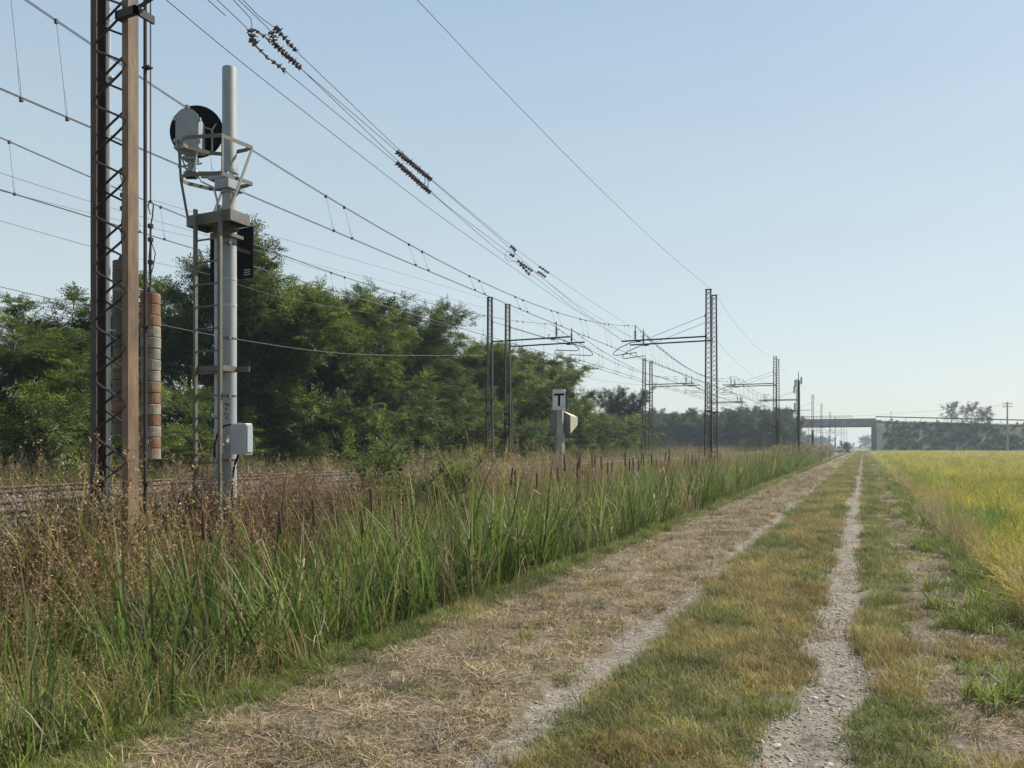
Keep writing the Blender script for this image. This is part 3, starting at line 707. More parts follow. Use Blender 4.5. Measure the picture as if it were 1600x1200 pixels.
def far_mast(side, label, group, arm=True, stack=False):
    """lattice mast 9 m tall; side -1: arm towards -X, +1: towards +X"""
    t = empty('lattice_mast'); tag(t, label, 'railway mast', group)
    H = 8.95; wb, wt, dp = .20, .135, .16
    for s in (-1, 1):
        c = MB()
        def sec(z, w): return [(s * w, -dp / 2, z), (s * (w - .05), -dp / 2, z), (s * (w - .05), dp / 2, z), (s * w, dp / 2, z)]
        vs = sec(0, wb) + sec(H, wt)
        c.add(vs, [(0, 1, 5, 4), (1, 2, 6, 5), (2, 3, 7, 6), (3, 0, 4, 7), (0, 3, 2, 1), (4, 5, 6, 7)])
        c.build('channel', M['mastfar'], t)
    for yy, nm in ((-dp / 2 - .01, 'lacing'), (dp / 2 + .01, 'lacing')):
        l = MB()
        for ph in (0, .5):
            pts = []; n = 36
            for i in range(n + 1):
                z = .05 + (H - .1) * i / n; w_ = wb + (wt - wb) * z / H - .02
                pts.append(((1 if (i + (ph > 0)) % 2 else -1) * w_, yy, z))
            l.tube(pts, .012, 4)
        l.build(nm, M['mastfar'], t)
    cp = MB().box(-wt - .02, wt + .02, -dp / 2 - .02, dp / 2 + .02, H, H + .03)
    cp.build('cap_plate', M['mastfar'], t); MB().box(-.19, .19, -dp / 2 - .022, dp / 2 + .022, 2.9, 2.98).build('batten_plate', M['mastfar'], t)
    MB().bbox(-.35, .35, -.3, .3, -.6, -.1, .03).build('concrete_base', M['conc'], t)
    if arm:
        za = 6.65; L = 4.45
        a = MB(); a.tube([(side * .1, 0, za), (side * L, 0, za + .0)], .04, 8)
        a.tube([(side * .12, 0, za - .1), (side * .12, 0, za + .1)], .05, 6)
        ao = a.build('cantilever_arm', M['rustdark'], t)
        st = MB(); st.tube([(side * .12, 0, za + 1.05), (side * 3.1, 0, za + .05)], .011, 5); st.lathe([(.03, -.05), (.05, 0), (.03, .05)], (side * .16, 0, za + 1.03), n=8)
        st.build('stay_rod', M['wire'], ao)
        xi = side * 3.72
        ins = MB(); pr = [(.03, 0), (.03, .08)]
        for k in range(6): pr += [(.03, .1 + k * .07), (.075, .12 + k * .07), (.03, .15 + k * .07)]
        pr += [(.025, .6), (.025, .8)]
        ins.lathe([(r_, za + h_) for r_, h_ in pr], (xi, 0, 0), n=10)
        ins.build('insulator', M['insul'], ao)
        sa = MB(); sg = 1 if side < 0 else -1
        # bent steady arm hanging under the cantilever
        sa.tube([(side * 3.5, 0, za - .08), (side * 3.9, 0, za - .08), (side * 4.55, 0, za - .33), (side * 4.85, 0, za - .55), (side * 4.9, 0, za - .68), (side * 4.75, 0, za - .72), (side * 3.65, 0, za - .62), (side * 3.63, 0, za - .82)], .022, 6)
        sa.box(side * 3.55 - .12, side * 3.55 + .12, -.04, .04, za - .09, za - .03)
        sa.build('steady_arm', M['rustdark'], ao)
        b_ = MB(); b_.tube([(side * 3.3, 0, za - .02), (side * 3.28, 0, za + .16), (side * 3.4, 0, za + .18)], .02, 5); b_.build('bolt_clamp', M['rustdark'], ao)
    if stack:
        k = MB().lathe([(.13, .9), (.13, 3.6)], (side * .05, .28, 0), n=12); k.build('weight_stack', M['rustdark'], t)
    return t

NM = 'lattice masts on the near side of the line'; FM = 'lattice masts on the far side of the line'
ORD = ['first', 'second', 'third', 'fourth', 'fifth', 'sixth', 'seventh', 'eighth', 'ninth', 'tenth', 'eleventh', 'twelfth', 'thirteenth', 'fourteenth']
near_y = [38.7, 40.3, 70.2, 72.4, 95.0, 97.0, 124.5, 151, 189, 226, 290, 330, 380]
far_y = [36.0, 38.2, 67.0, 69.4, 97.0, 99.3, 127, 158, 190, 225, 290, 340]
npro = far_mast(-1, 'x', NM); fpro = far_mast(1, 'x', FM)
npro_s = far_mast(-1, 'x', NM, stack=True); fpro_s = far_mast(1, 'x', FM, stack=True)
NL = ['tall dark lattice mast with long arm, nearer of the pair right of the T sign',
      'tall dark lattice mast close behind the tallest distant mast',
      'dark lattice mast of the second trackside pair, before the far woodland',
      'dark lattice mast with a dark weight stack, rear of the second trackside pair',
      'lattice mast beside the slim antenna post', 'lattice mast right behind the antenna post']
FL = ['slender lattice mast left of the T sign, taller of its pair', 'slender lattice mast just left of the T sign, with a dark weight stack',
      'small lattice mast left of the pair in front of the distant woods', 'small lattice mast, right one of the pair before the woods beside the dark ivy tree',
      'tiny lattice mast of the third pair beyond the far track', 'tiny lattice mast, right one of the third pair beyond the far track']
used = set()
def put(pro, x, y, label, z=None):
    o = pro if pro.name not in used else copy_tree(pro)
    used.add(pro.name); o.location = (x, y, gzf(x, y) if z is None else z); o['label'] = label; return o
ZB = .4
for i, y in enumerate(near_y):
    lab = NL[i] if i < len(NL) else '%s small near-side lattice mast along the line beyond the antenna post' % ORD[i - len(NL)]
    put(npro_s if i in (3, 6, 9) else npro, -7.0, y, lab, ZB)
for i, y in enumerate(far_y):
    lab = FL[i] if i < len(FL) else '%s tiny far-side lattice mast along the line beyond the third pair' % ORD[i - len(FL)]
    put(fpro_s if i in (1, 5) else fpro, -17.75, y, lab, ZB)

# ------------------------------------------------------------------ big near mast
nm = empty('lattice_mast', (-7.11, 5.56, .1)); tag(nm, 'huge rusty brown lattice mast close by with sinuous bars between two channels', 'railway mast', NM)
Hn = 9.2
for s in (-1, 1):
    c = MB(); X0 = s * .2825; xi = s * (.2825 - .014); xf = s * (.2825 - .09)
    c.prism([(X0, -.062), (xf, -.062), (xf, -.05), (xi, -.05), (xi, .05), (xf, .05), (xf, .062), (X0, .062)], -.1, Hn)
    c.build('channel', M['rust'] if s > 0 else M['rustshade'], nm)
for yy, ph in ((-.056, .12), (.056, .62)):
    l = MB(); lacing(l, lambda k: -.245, lambda k: .245, yy, .25, Hn - .1, .58, .012, ph, 7, per=14); l.build('lacing', M['rustdark'], nm, True)
b_ = MB().bbox(-.42, .42, -.3, .3, -.6, -.14, .04); b_.build('concrete_base', M['conc'], nm)
# clamp and outrigger strut near the picture's top, cable box low on the left channel
k = MB(); k.box(.16, .45, -.12, -.07, 5.86, 5.94); k.box(.16, .19, -.12, .12, 5.86, 5.94); k.box(.42, .45, -.12, .12, 5.86, 5.94); k.tube([(.34, -.04, 5.95), (.75, .35, 6.45)], .018, 6)
k.build('clamp', M['rustdark'], nm)
k = MB(); k.tube([(-.16, -.1, -.1), (-.16, -.1, .85)], .035, 8); k.lathe([(.0, .0), (.05, .02), (.05, .08), (.03, .1), (0, .1)], (-.16, -.1, .83), n=10)
k.build('cable_terminal', M['rustdark'], nm)
k = MB(); k.tube([(-.2, -.09, -.25), (.2, -.09, .18)], .016, 6); k.build('brace', M['rustdark'], nm)
for gx in (-.37, .19):
    k = MB(); k.tube([(gx, .22, .05), (gx + .0, .22, 8.6)], .0185, 8)
    for z in (1.1, 2.75, 5.5): k.box(gx - .03, gx + .07, .20, .26, z, z + .018)
    k.build('guide_rod', M['galv'] if gx < 0 else M['rustdark'], nm)

# tension weights
def weights(x, y, zt, n, r, sp, label):
    t = empty('tension_weight_stack', (x, y, zt)); tag(t, label, 'tension weight', 'tension weights hanging beside the near mast')
    rg = random.Random(int(n * 7 + zt * 10))
    for i in range(n):
        z1 = -i * sp; d = MB(); rr = r * (1 + rg.uniform(-.02, .02))
        prof = [(0, z1), (rr * .96, z1), (rr, z1 - .008), (rr, z1 - sp + .012), (rr * .96, z1 - sp + .004), (0, z1 - sp + .004)]
        # disc with a radial slot
        seg = 22; slot = 2
        vs = []; fs = []
        a0 = rg.choice([2.35, 2.45, 2.3]) + pi * .56
        for rad, z in prof[1:-1]:
            for k in range(seg + 1):
                a = a0 + .16 + (2 * pi - .32) * k / seg
                vs.append((rad * cos(a), rad * sin(a), z))
            vs.append((.02 * cos(a0), .02 * sin(a0), z))
        q = seg + 2
        for j in range(3):
            for k in range(q): fs.append((j * q + k, j * q + (k + 1) % q, (j + 1) * q + (k + 1) % q, (j + 1) * q + k))
        fs.append(tuple(range(q))); fs.append(tuple(3 * q + k for k in range(q - 1, -1, -1)))
        d.add(vs, fs)
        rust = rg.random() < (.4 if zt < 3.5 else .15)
        d.build('weight_disc', M['wrust' if rust else ('wgrey' if zt < 3.5 else 'wshade')], t)
    k = MB(); k.tube([(0, 0, -n * sp), (0, 0, .75)], .012, 6); k.lathe([(.0, .02), (.05, .02), (.03, .07), (0, .07)], n=8)
    k.tube([(.0, 0, .75), (.03, 0, .85), (.045, 0, .98), (.0, 0, 1.05), (-.04, 0, .98), (0, 0, .88)], .008, 5)
    for z in (.35, .6, .75): k.lathe([(.0, z - .03), (.03, z - .02), (.03, z + .02), (0, z + .03)], n=8)
    k.tube([(0, 0, .6), (.05, .02, .45), (.04, 0, .3), (.0, 0, .2)], .006, 5); k.tube([(0, 0, .6), (-.05, .02, .42), (-.02, 0, .2)], .006, 5)
    k.tube([(0, 0, 1.0), (0, 0, 5.0)], .008, 5)
    k.build('hanger_rod', M['wire'], t)
    return t
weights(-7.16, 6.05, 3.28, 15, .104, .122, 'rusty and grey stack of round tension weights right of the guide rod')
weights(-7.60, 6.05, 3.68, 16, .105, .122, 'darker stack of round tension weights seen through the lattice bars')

# ================================================================== signal with ladder and platform
sg = empty('railway_signal', (-7.05, 7.1, 0)); tag(sg, 'grey signal post with round black signal head, platform and ladder', 'railway signal')
GXs, GYs = -7.05, 7.1
def W(mb): mb.m = Matrix.Translation((-GXs, -GYs, 0)); return mb
p = W(MB()); p.lathe([(.085, -.4), (.085, 6.20), (.08, 6.22), (.0, 6.225)], (GXs, GYs, 0), n=28); po = p.build('pole', M['polegrey'], sg, True)
for z in (3.62, 3.3): W(MB()).lathe([(.088, z), (.088, z + .03)], (GXs, GYs, 0), n=28).build('pole_band', M['galv'], po)
for z in (1.42, 2.2, 2.9, 4.05):
    k = W(MB()); k.lathe([(.088, z), (.09, z + .022)], (GXs, GYs, 0), n=24); k.box(GXs + .05, GXs + .1, GYs - .1, GYs - .07, z - .01, z + .03); k.build('clamp_band', M['olive'], po)
k = W(MB())
for a, z in ((-.02, 2.10), (.012, 2.10), (.03, 2.09), (-.01, 2.04), (-.03, 1.98), (.02, 1.97), (.0, 1.93)): k.box(GXs + .03 + a, GXs + .045 + a, GYs - .0875, GYs - .07, z, z + .022)
k.build('paint_smudge', M['rustdark'], po)
k = W(MB()); k.tube([(-7.155, 6.98, .3), (-7.155, 6.98, 4.2), (-7.14, 7.0, 4.55), (-7.2, 7.0, 4.75), (-7.4, 7.0, 4.85), (-7.5, 7.0, 5.0)], .013, 6)
k.build('conduit', M['galv'], sg, True)
k = W(MB()); k.box(-7.165, -7.13, 6.975, 7.0, 1.2, 4.22); k.build('cable_duct', M['galv'], sg)
# platform
k = W(MB()); x0, x1, y0, y1 = -7.385, -6.685, 6.75, 7.06; zt = 4.36; hb = .13
k.box(x0, x1, y0, y0 + .008, zt - hb, zt); k.box(x0, x1, y1 - .008, y1, zt - hb, zt)
k.box(x0, x0 + .008, y0 + .008, y1 - .008, zt - hb, zt); k.box(x1 - .008, x1, y0 + .008, y1 - .008, zt - hb, zt)
for i in range(12): k.box(x0 + .01, x1 - .01, y0 + .012 + i * .025, y0 + .018 + i * .025, zt - .05, zt - .02)
k.box(x0 + .01, x1 - .01, y0 + .01, y1 - .01, zt - .062, zt - .055)
k.box(x0 + .2, x1 - .14, y1 - .1, y1 - .04, zt - .19, zt - .135)
k.box(-7.19, -6.92, 6.95, 7.2, zt - .23, zt - .19)
k.build('platform', M['olive'], sg)
# hoops
def hoop(z):
    h = W(MB()); xa, xb, ya, yb = -7.5, -6.8, 6.6, 7.18
    pts = [(xb, ya + .12)]
    for i in range(7):
        a = -pi / 2 * i / 6; pts.append((xa + .28 + .22 * cos(-pi / 2 - pi / 2 * i / 6), ya + .22 + .22 * sin(-pi / 2 - pi / 2 * i / 6)))
    pts += [(xa + .16, yb - .1), (xa + .3, yb), (xb - .05, yb), (xb, yb - .02)]
    P3 = [(x, y, z) for x, y in pts]
    for a, b in zip(P3, P3[1:]): h.bar(a, b, .045, .008)
    h.bar(P3[-1], (xb + .06, yb - .02, z), .045, .008); h.bar((xb + .06, yb - .02, z), P3[0], .045, .008)
    return h
hoop(5.22).build('safety_hoop', M['olive'], sg); hoop(4.78).build('safety_hoop', M['olive'], sg)
k = W(MB())
k.bar((-7.38, 6.76, 4.36), (-7.40, 6.68, 4.78), .03, .012); k.bar((-7.40, 6.68, 4.78), (-7.37, 6.62, 5.22), .03, .012)
k.bar((-6.78, 6.72, 4.78), (-6.78, 6.72, 5.22), .028, .012); k.bar((-6.7, 6.76, 4.36), (-6.74, 7.16, 5.22), .028, .012); k.bar((-7.3, 7.04, 4.36), (-7.34, 7.26, 4.78), .028, .012)
k.build('railing_post', M['olive'], sg)
k = W(MB()); k.box(-7.3, -6.98, 7.0, 7.06, 4.86, 4.92); k.box(-7.16, -6.94, 6.97, 7.24, 4.72, 4.84); k.lathe([(.1, 4.93), (.1, 4.97)], (GXs, GYs, 0), n=20); k.lathe([(.1, 4.68), (.1, 4.73)], (GXs, GYs, 0), n=20)
k.build('head_bracket', M['casegrey'], sg)
# ladder
k = W(MB())
for x in (-7.19, -6.80): k.box(x - .017, x + .017, 6.685, 6.725, .5, 4.40)
lr = k.build('ladder', M['olive'], sg)
z = .62
while z < 4.2:
    W(MB()).tube([(-7.175, 6.705, z), (-6.815, 6.705, z)], .011, 6).build('rung', M['olive'], lr); z += .262
k = W(MB()); k.box(-7.21, -6.78, 6.727, 6.74, 2.48, 2.545); k.box(-7.2, -6.6, 6.955, 6.97, 2.48, 2.545); k.box(-6.80, -6.785, 6.74, 6.955, 2.48, 2.545); k.box(-7.2, -7.185, 6.74, 6.955, 2.48, 2.545)
k.build('ladder_bracket', M['olive'], sg)
# head: casing and round target turned a little to the approaching train
hc = Vector((-7.70, 7.2, 5.59)); ang = R(27)
hm = Matrix.Translation(hc - Vector((GXs, GYs, 0))) @ Matrix.Rotation(ang, 4, 'Z')
t_ = MB(); t_.m = hm; t_.lathe([(0, -.006), (.335, -.006), (.335, .006), (0, .006)], axis='y', n=56); t_.build('round_target', M['black'], sg)
hd = MB(); hd.m = hm
def arch(w_, h0, h1, n=12): return [(-w_, h0), (w_, h0)] + [(w_ * cos(pi * i / n), h1 - w_ + w_ * sin(pi * i / n) * 1.0) for i in range(n + 1)]
hd.prism([(a - .02, b_) for a, b_ in arch(.14, -.315, .185)], -.27, -.255, 'y'); hd.prism([(a - .02, b_) for a, b_ in arch(.13, -.305, .17)], -.255, -.008, 'y')
ho = hd.build('signal_casing', M['casegrey'], sg)
k = MB(); k.m = hm
for a, b_ in ((-.165, .05), (.125, .05), (-.165, -.22), (.125, -.22), (-.02, .20)): k.box(a - .02, a + .02, -.28, -.24, b_ - .02, b_ + .02)
k.build('catch', M['casegrey'], ho)
k = MB(); k.m = hm; k.tube([(.2, -.02, -.25), (.2, -.02, .02), (.25, -.02, .1)], .012, 5); k.tube([(.2, -.02, .02), (.08, -.02, .06)], .01, 5); k.build('target_stay', M['casegrey'], sg)
k = MB(); k.m = hm
for a, c in ((-.14, -.04), (.1, .02)): k.bar((a, -.25, -.3), (c, -.15, -.62), .035, .012)
k.box(-.1, .06, -.2, -.08, -.42, -.38); k.box(-.09, .05, -.2, -.1, -.64, -.57); k.lathe([(.04, -.56), (.04, -.42)], (-.02, -.14, 0), n=10); k.tube([(-.18, -.14, -.5), (.12, -.14, -.45)], .012, 5)
k.box(-.18, .14, -.28, -.06, -.315, -.3)
k.box(-.06, .42, -.2, -.14, -.64, -.57)
k.build('head_cradle', M['casegrey'], sg)
# black square board behind the post
k = W(MB()); k.box(-7.70, -6.98, 7.42, 7.435, 3.72, 4.36); k.box(-7.1, -7.0, 7.18, 7.42, 4.0, 4.05); bo = k.build('square_board', M['black'], sg)
k = W(MB())
for i in range(3): k.box(-7.12, -7.02, 7.412, 7.419, 3.76 + i * .03, 3.768 + i * .03)
k.build('board_louvre', M['galv'], bo)
# cabinet
k = W(MB()); k.bbox(-6.87, -6.63, 6.93, 7.05, 1.50, 1.87, .012); cb = k.build('junction_cabinet', M['boxgrey'], sg)
k = W(MB()); k.box(-6.628, -6.618, 6.95, 7.035, 1.53, 1.84); k.build('cabinet_door', M['boxgrey'], cb)
k = W(MB()); k.box(-6.98, -6.87, 6.96, 7.0, 1.63, 1.65); k.box(-6.98, -6.87, 6.96, 7.0, 1.71, 1.73); k.box(-6.98, -6.96, 6.96, 7.0, 1.63, 1.73); k.build('cabinet_bracket', M['galv'], cb)
k = W(MB()); k.tube([(-6.87, 6.95, 1.86), (-6.97, 6.93, 1.84), (-7.06, 6.92, 1.75), (-7.12, 6.93, 1.6), (-7.13, 6.94, 1.45)], .011, 6); k.tube([(-6.78, 6.97, 1.5), (-6.83, 6.96, 1.38), (-6.87, 6.96, 1.2), (-6.87, 6.96, .4)], .014, 6)
k.build('cable', M['black'], cb, True)

# ================================================================== T board and marker box
tx, ty = -7.9, 20.57
ts = empty('track_sign', (tx, ty, .3)); tag(ts, 'concrete post with a small white board bearing a black T', 'sign')
k = MB(); k.bbox(-.085, .085, -.06, .06, -.3, 2.35, .012); k.build('post', M['conc'], ts)
bd = MB(); bd.prism([(-.2, 2.33), (.2, 2.33), (.2, 2.86), (.16, 2.92), (-.16, 2.92), (-.2, 2.86)], -.085, -.062, 'y'); bo = bd.build('board', M['signwhite'], ts)
k = MB(); k.box(-.155, .155, -.089, -.0855, 2.74, 2.80); k.box(-.034, .034, -.089, -.0855, 2.44, 2.7395); k.build('letter', M['black'], bo)
k = MB(); k.box(.2005, .222, -.095, .0, 2.35, 2.86); k.build('board_flange', M['black'], bo)
mx = -7.96
ms = empty('marker_box', (mx, 20.75, .3)); tag(ms, 'grey and cream wedge shaped marker box on a short post behind the T board', 'sign')
k = MB()
fr = [(-.33, 1.66), (.31, 1.66), (.31, 2.18), (.05, 2.33), (-.12, 2.33), (-.33, 2.2)]
bk = [(-.2, 1.92), (.3, 1.92), (.3, 2.14), (.2, 2.2), (-.1, 2.2), (-.2, 2.14)]
n = 6
k.add([(a, 0, b_) for a, b_ in fr] + [(a + .06, .46, b_) for a, b_ in bk], [tuple(range(n)), tuple(range(2 * n - 1, n - 1, -1))] + [(i, (i + 1) % n, n + (i + 1) % n, n + i) for i in range(n)])
k.build('panel', M['cream'], ms)
k = MB(); k.prism([(a * .99, b_) for a, b_ in fr], -.02, -.004, 'y'); k.box(-.1, -.05, -.05, -.02, 1.85, 1.98); k.box(.14, .2, -.05, -.02, 1.85, 1.98); k.build('back_plate', M['plate'], ms)
k = MB(); k.tube([(.06, .1, -.3), (.06, .1, 1.7)], .03, 8); k.build('post', M['galv'], ms)

# ================================================================== overhead lines
def parab(y, a, b, zt, sag): 
    m_ = (a + b) / 2; return zt - sag * (1 - ((y - m_) / ((b - a) / 2)) ** 2)
def line(x_m, x_c, sup, zt, zc, sag, label, group, drop_y=None, twin=.035, yend=None):
    o = empty('overhead_line', (0, 0, 0)); tag(o, label, 'overhead line', group)
    for s in (-1, 1):
        k = MB(); c = MB()
        pts = []; cpt = []
        for a, b in zip(sup, sup[1:]):
            n = 24 if a < 80 else 12
            for i in range(n):
                y = a + (b - a) * i / n; sg_ = sag * ((b - a) / 33) ** 2 if b - a < 40 else sag * 1.3
                pts.append((x_m(y) + s * twin / 2, y, parab(y, a, b, zt, sg_))); cpt.append((x_c(y) + s * twin / 2, y, zc - .06 * (1 - ((y - (a + b) / 2) / ((b - a) / 2)) ** 2)))
        k.tube(pts, .0068, 5); k.build('messenger_wire', M['wire'], o); c.tube(cpt, .0068, 5); c.build('contact_wire', M['wire'], o)
    rest = MB(); cnt = 0
    for a, b in zip(sup, sup[1:]):
        y = a + 1.0
        while y < b - .8:
            for q in (0, .65):
                yy = y + q
                if yy > b - .5 or yy < 3: continue
                sg_ = sag * ((b - a) / 33) ** 2 if b - a < 40 else sag * 1.3
                z1 = parab(yy, a, b, zt, sg_)
                A = Vector((x_m(yy), yy, z1)); B = Vector((x_c(yy), yy, zc - .05))
                far = cnt >= 46
                mb_ = rest if far else MB()
                Lp = A.lerp(B, .68) if A.z - B.z > .5 else A.lerp(B, .4)
                mb_.tube([A, Lp], .0032 if not far else .005, 4)
                if far: mb_.tube([Lp, B], .005, 4)
                else:
                    mb_.tube([Lp, Lp.lerp(B, .5) + Vector((-.02, 0, 0)), B], .0028, 4); mb_.tube([Lp, Lp.lerp(B, .5) + Vector((.02, 0, 0)), B], .0028, 4)
                    mb_.box(A.x - .025, A.x + .025, yy - .015, yy + .015, A.z - .04, A.z + .02); mb_.box(B.x - .025, B.x + .025, yy - .015, yy + .015, B.z - .01, B.z + .04)
                    mb_.build('dropper', M['wire'], o); cnt += 1
            y += 3.35
    if rest.v: tag(rest.build('droppers', M['wire'], o), kind='stuff')
    return o
OG = 'overhead lines above the tracks'
lerp = lambda y, a, b, p, q: p + (q - p) * min(max((y - a) / (b - a), -.4), 1)
line(lambda y: lerp(y, 5.5, 38.7, -10.3, -10.72) if y < 38.7 else -10.72 + .4 * min(1, (y - 38.7) / 30), lambda y: lerp(y, 5.5, 38.7, -10.06, -10.6) if y < 38.7 else -10.6 + .5 * min(1, (y - 38.7) / 30), [-27, 5.5, 38.7, 70.2, 97.0, 124.5, 151, 189, 226, 290, 380], 7.82, 6.19, 1.25,
     'twin catenary wires with paired droppers above the nearer track', OG)
line(lambda y: -14.3, lambda y: -14.1 - .3 * lerp(y, 4, 36, 0, 1), [-28, 4, 36, 67, 97, 127, 158, 190, 225, 290, 380], 7.75, 6.25, 1.1,
     'twin catenary wires with paired droppers above the farther track', OG)
line(lambda y: -10.75 + .02 * (y - 40.3) if y < 72 else -10.1, lambda y: -10.45 if y < 72 else -10.2, [40.3, 72.4, 95], 7.75, 6.22, 1.2,
     'second set of catenary wires between the two distant arms over the nearer track', OG)
line(lambda y: -14.0, lambda y: -13.9, [38.2, 69.4, 99.3], 7.75, 6.25, 1.1,
     'second set of catenary wires over the farther track beyond the first mast pair', OG)

def wire(mb, pts, r=.005, n=5, fine=6):
    """smooth wire through points"""
    P = [Vector(p) for p in pts]; out = []
    for i in range(len(P) - 1):
        p0 = P[max(i - 1, 0)]; p1 = P[i]; p2 = P[i + 1]; p3 = P[min(i + 2, len(P) - 1)]
        for j in range(fine):
            t = j / fine
            out.append(.5 * ((2 * p1) + (p2 - p0) * t + (2 * p0 - 5 * p1 + 4 * p2 - p3) * t * t + (3 * p1 - p0 - 3 * p2 + p3) * t ** 3))
    out.append(P[-1]); mb.tube(out, r, n); return out

# anchoring wires coming down to the near mast, with their insulators
A_, B_ = (-7.0, 5.6), (-10.75, 38.7)
an = empty('anchored_overhead_line', (-7, 5.6, 6)); tag(an, 'four converging anchor wires with spiky dark insulators high left of the sky', 'overhead line', OG)
SH = Matrix.Translation((7, -5.6, -6))
W4 = [[(380, 0), (404, 25), (432, 45), (463, 80), (610, 221), (675, 281), (800, 385), (843, 416), (930, 475), (990, 513)],
      [(373, 0), (420, 45), (430, 70), (470, 107), (620, 236), (672, 280), (773, 366), (840, 428), (905, 482), (974, 533)],
      [(365, 0), (392, 29), (394, 45), (425, 65), (470, 107), (600, 231), (650, 278), (700, 323), (800, 398), (900, 475), (986, 526)],
      [(345, 5), (385, 43), (393, 65), (425, 95), (447, 112), (621, 256), (672, 300), (772, 386), (820, 420), (900, 484), (974, 533)],
      [(325, 0), (352, 24)]]
# extend to the mast
for wl in W4:
    P = [PP(a, b_, A_, B_) for a, b_ in wl]
    d_ = (P[0] - P[1]); kx = (5.65 - P[0].y) / d_.y if abs(d_.y) > 1e-6 else 0
    top = P[0] + d_ * min(max(kx, 0), 12)
    k = MB(); k.m = SH; k.tube([top, *P], .0052, 5); k.build('anchor_wire', M['wire'], an)
INS = [((392, 44), (395, 66), .05, 3), ((398, 46), (425, 66), .028, 3), ((393, 65), (421, 93), .025, 3), ((424, 94), (447, 112), .035, 3), ((392, 60), (400, 70), .05, 2), ((430, 42), (436, 50), .05, 2), ((424, 48), (430, 72), .05, 4), ((436, 50), (463, 80), .038, 5), ((430, 70), (470, 107), .045, 9),
       ((620, 237), (674, 281), .055, 17), ((620, 254), (672, 301), .055, 17), ((798, 384), (806, 392), .05, 3), ((797, 397), (803, 401), .05, 2), ((808, 407), (832, 424), .05, 6), ((812, 412), (828, 430), .05, 4), ((842, 416), (858, 427), .05, 4), ((840, 424), (853, 433), .05, 4)]
for a, b_, r_, n in INS:
    p0, p1 = PP(*a, A_, B_), PP(*b_, A_, B_)
    k = MB(); T = (p1 - p0).normalized(); q = T.to_track_quat('Z', 'Y').to_matrix().to_4x4()
    Ln = (p1 - p0).length
    k.m = SH @ Matrix.Translation(p0) @ q
    k.tube([(0, 0, 0), (0, 0, Ln)], .013, 6)
    for i in range(n):
        z = Ln * (i + .5) / n
        # star shaped shed with fins
        pts_ = []
        for j in range(10):
            a2 = 2 * pi * j / 10 + i; rr = r_ * (1 if j % 2 else .55); pts_.append((rr * cos(a2), rr * sin(a2)))
        k.prism(pts_, z - .012, z + .012)
        a2 = i * 2.4; k.tube([(0, 0, z), (r_ * 1.5 * cos(a2), r_ * 1.5 * sin(a2), z + .02)], .007, 4)
    k.build('insulator', M['insul'], an)
k = MB(); k.m = SH
for pts_ in ([(393, 47), (393, 66)], [(427, 50), (428, 70)], [(664, 274), (664, 291)], [(669, 277), (669, 295)], [(804, 388), (803, 398)]):
    k.tube([PP(*q, A_, B_) for q in pts_], .008, 5)
wire(k, [PP(*q, A_, B_) for q in ((800, 394), (793, 393), (789, 399), (791, 405), (797, 408), (805, 408))], .006)
k.build('link_rod', M['wire'], an)

def single(name, pts, r, label, group=None, cat='cable'):
    k = MB(); o0 = pts[0]
    k.m = Matrix.Translation(-Vector(o0)); wire(k, pts, r); o = k.build(name, M['wire'], None); o.location = o0
    return tag(o, label, cat, group)
WG = 'single line wires strung beside the tracks'
single('feeder_wire', [PP(*q, (-7.0, 5.6), (-10.9, 39)) for q in ((232, -22), (260, 0), (360, 83), (470, 170), (664, 320), (780, 403), (892, 480), (962, 515), (996, 531))], .0052, 'single thin wire running below the four anchor wires to the distant arm', WG)
def spanw(x, z, sag, y0, ys_, label, name='earth_wire', r=.005):
    pts = [(x, y0, z)]; prev = y0
    for y in ys_:
        for i in range(1, 9):
            t = i / 8; pts.append((x, prev + (y - prev) * t, z - sag * 4 * t * (1 - t)))
        prev = y
    k = MB(); k.tube(pts, r, 5); return tag(k.build(name, M['wire'], None), label, 'cable', WG)
spanw(-6.9, 9.42, .42, 5.5, [38.7], 'lone wire curving down the open sky to the tall distant mast', r=.0055)
spanw(-6.86, 9.3, .75, 40.3, [70.2, 95, 124.5, 151, 189, 226, 290], 'sagging wire from mast top to mast top towards the bridge')
spanw(-6.85, 7.0, .6, 40.3, [70.2], 'short sagging wire halfway up between the near mast pairs')
# wires on the far side
single('feeder_wire', [PX(*q, -17.2) for q in ((-60, 248), (0, 270), (141, 315), (237, 343), (304, 362), (404, 392), (520, 428), (640, 462), (757, 492))], .006, 'thin wire passing behind the signal head above the treetops', WG)
single('feeder_wire', [PX(*q, -17.7) for q in ((-60, 330), (0, 345), (141, 385), (237, 409), (330, 430), (430, 462), (560, 486), (690, 508), (757, 517))], .006, 'thin wire low over the treetops, fourth from the top at the left edge', WG)
single('feeder_wire', [PX(*q, -17.5) for q in ((-60, 285), (0, 298), (141, 333), (240, 357), (400, 392), (560, 430), (700, 466), (757, 481))], .005, 'thin wire just under the farther catenary beside the rusty mast', WG)
single('earth_wire', [PX(*q, -17.9) for q in ((237, 312), (304, 332), (404, 362), (520, 396), (640, 431), (757, 466))], .006, 'thin wire meeting the top of the slender mast left of the T sign', WG)
single('telephone_cable', [PX(*q, -17.75) for q in ((-60, 433), (0, 448), (90, 469), (250, 507), (370, 530), (500, 549), (600, 555), (757, 556))], .009, 'pale sagging cable across the front of the trees', WG)
single('telephone_cable', [PX(*q, -17.75) for q in ((790, 552), (860, 573), (930, 593), (1000, 601), (1023, 599))], .009, 'pale sagging cable between the far masts right of the T sign', WG)
spanw(-17.8, 9.25, .6, 38.2, [67, 97, 127, 158], 'mast top wire linking the far side masts')

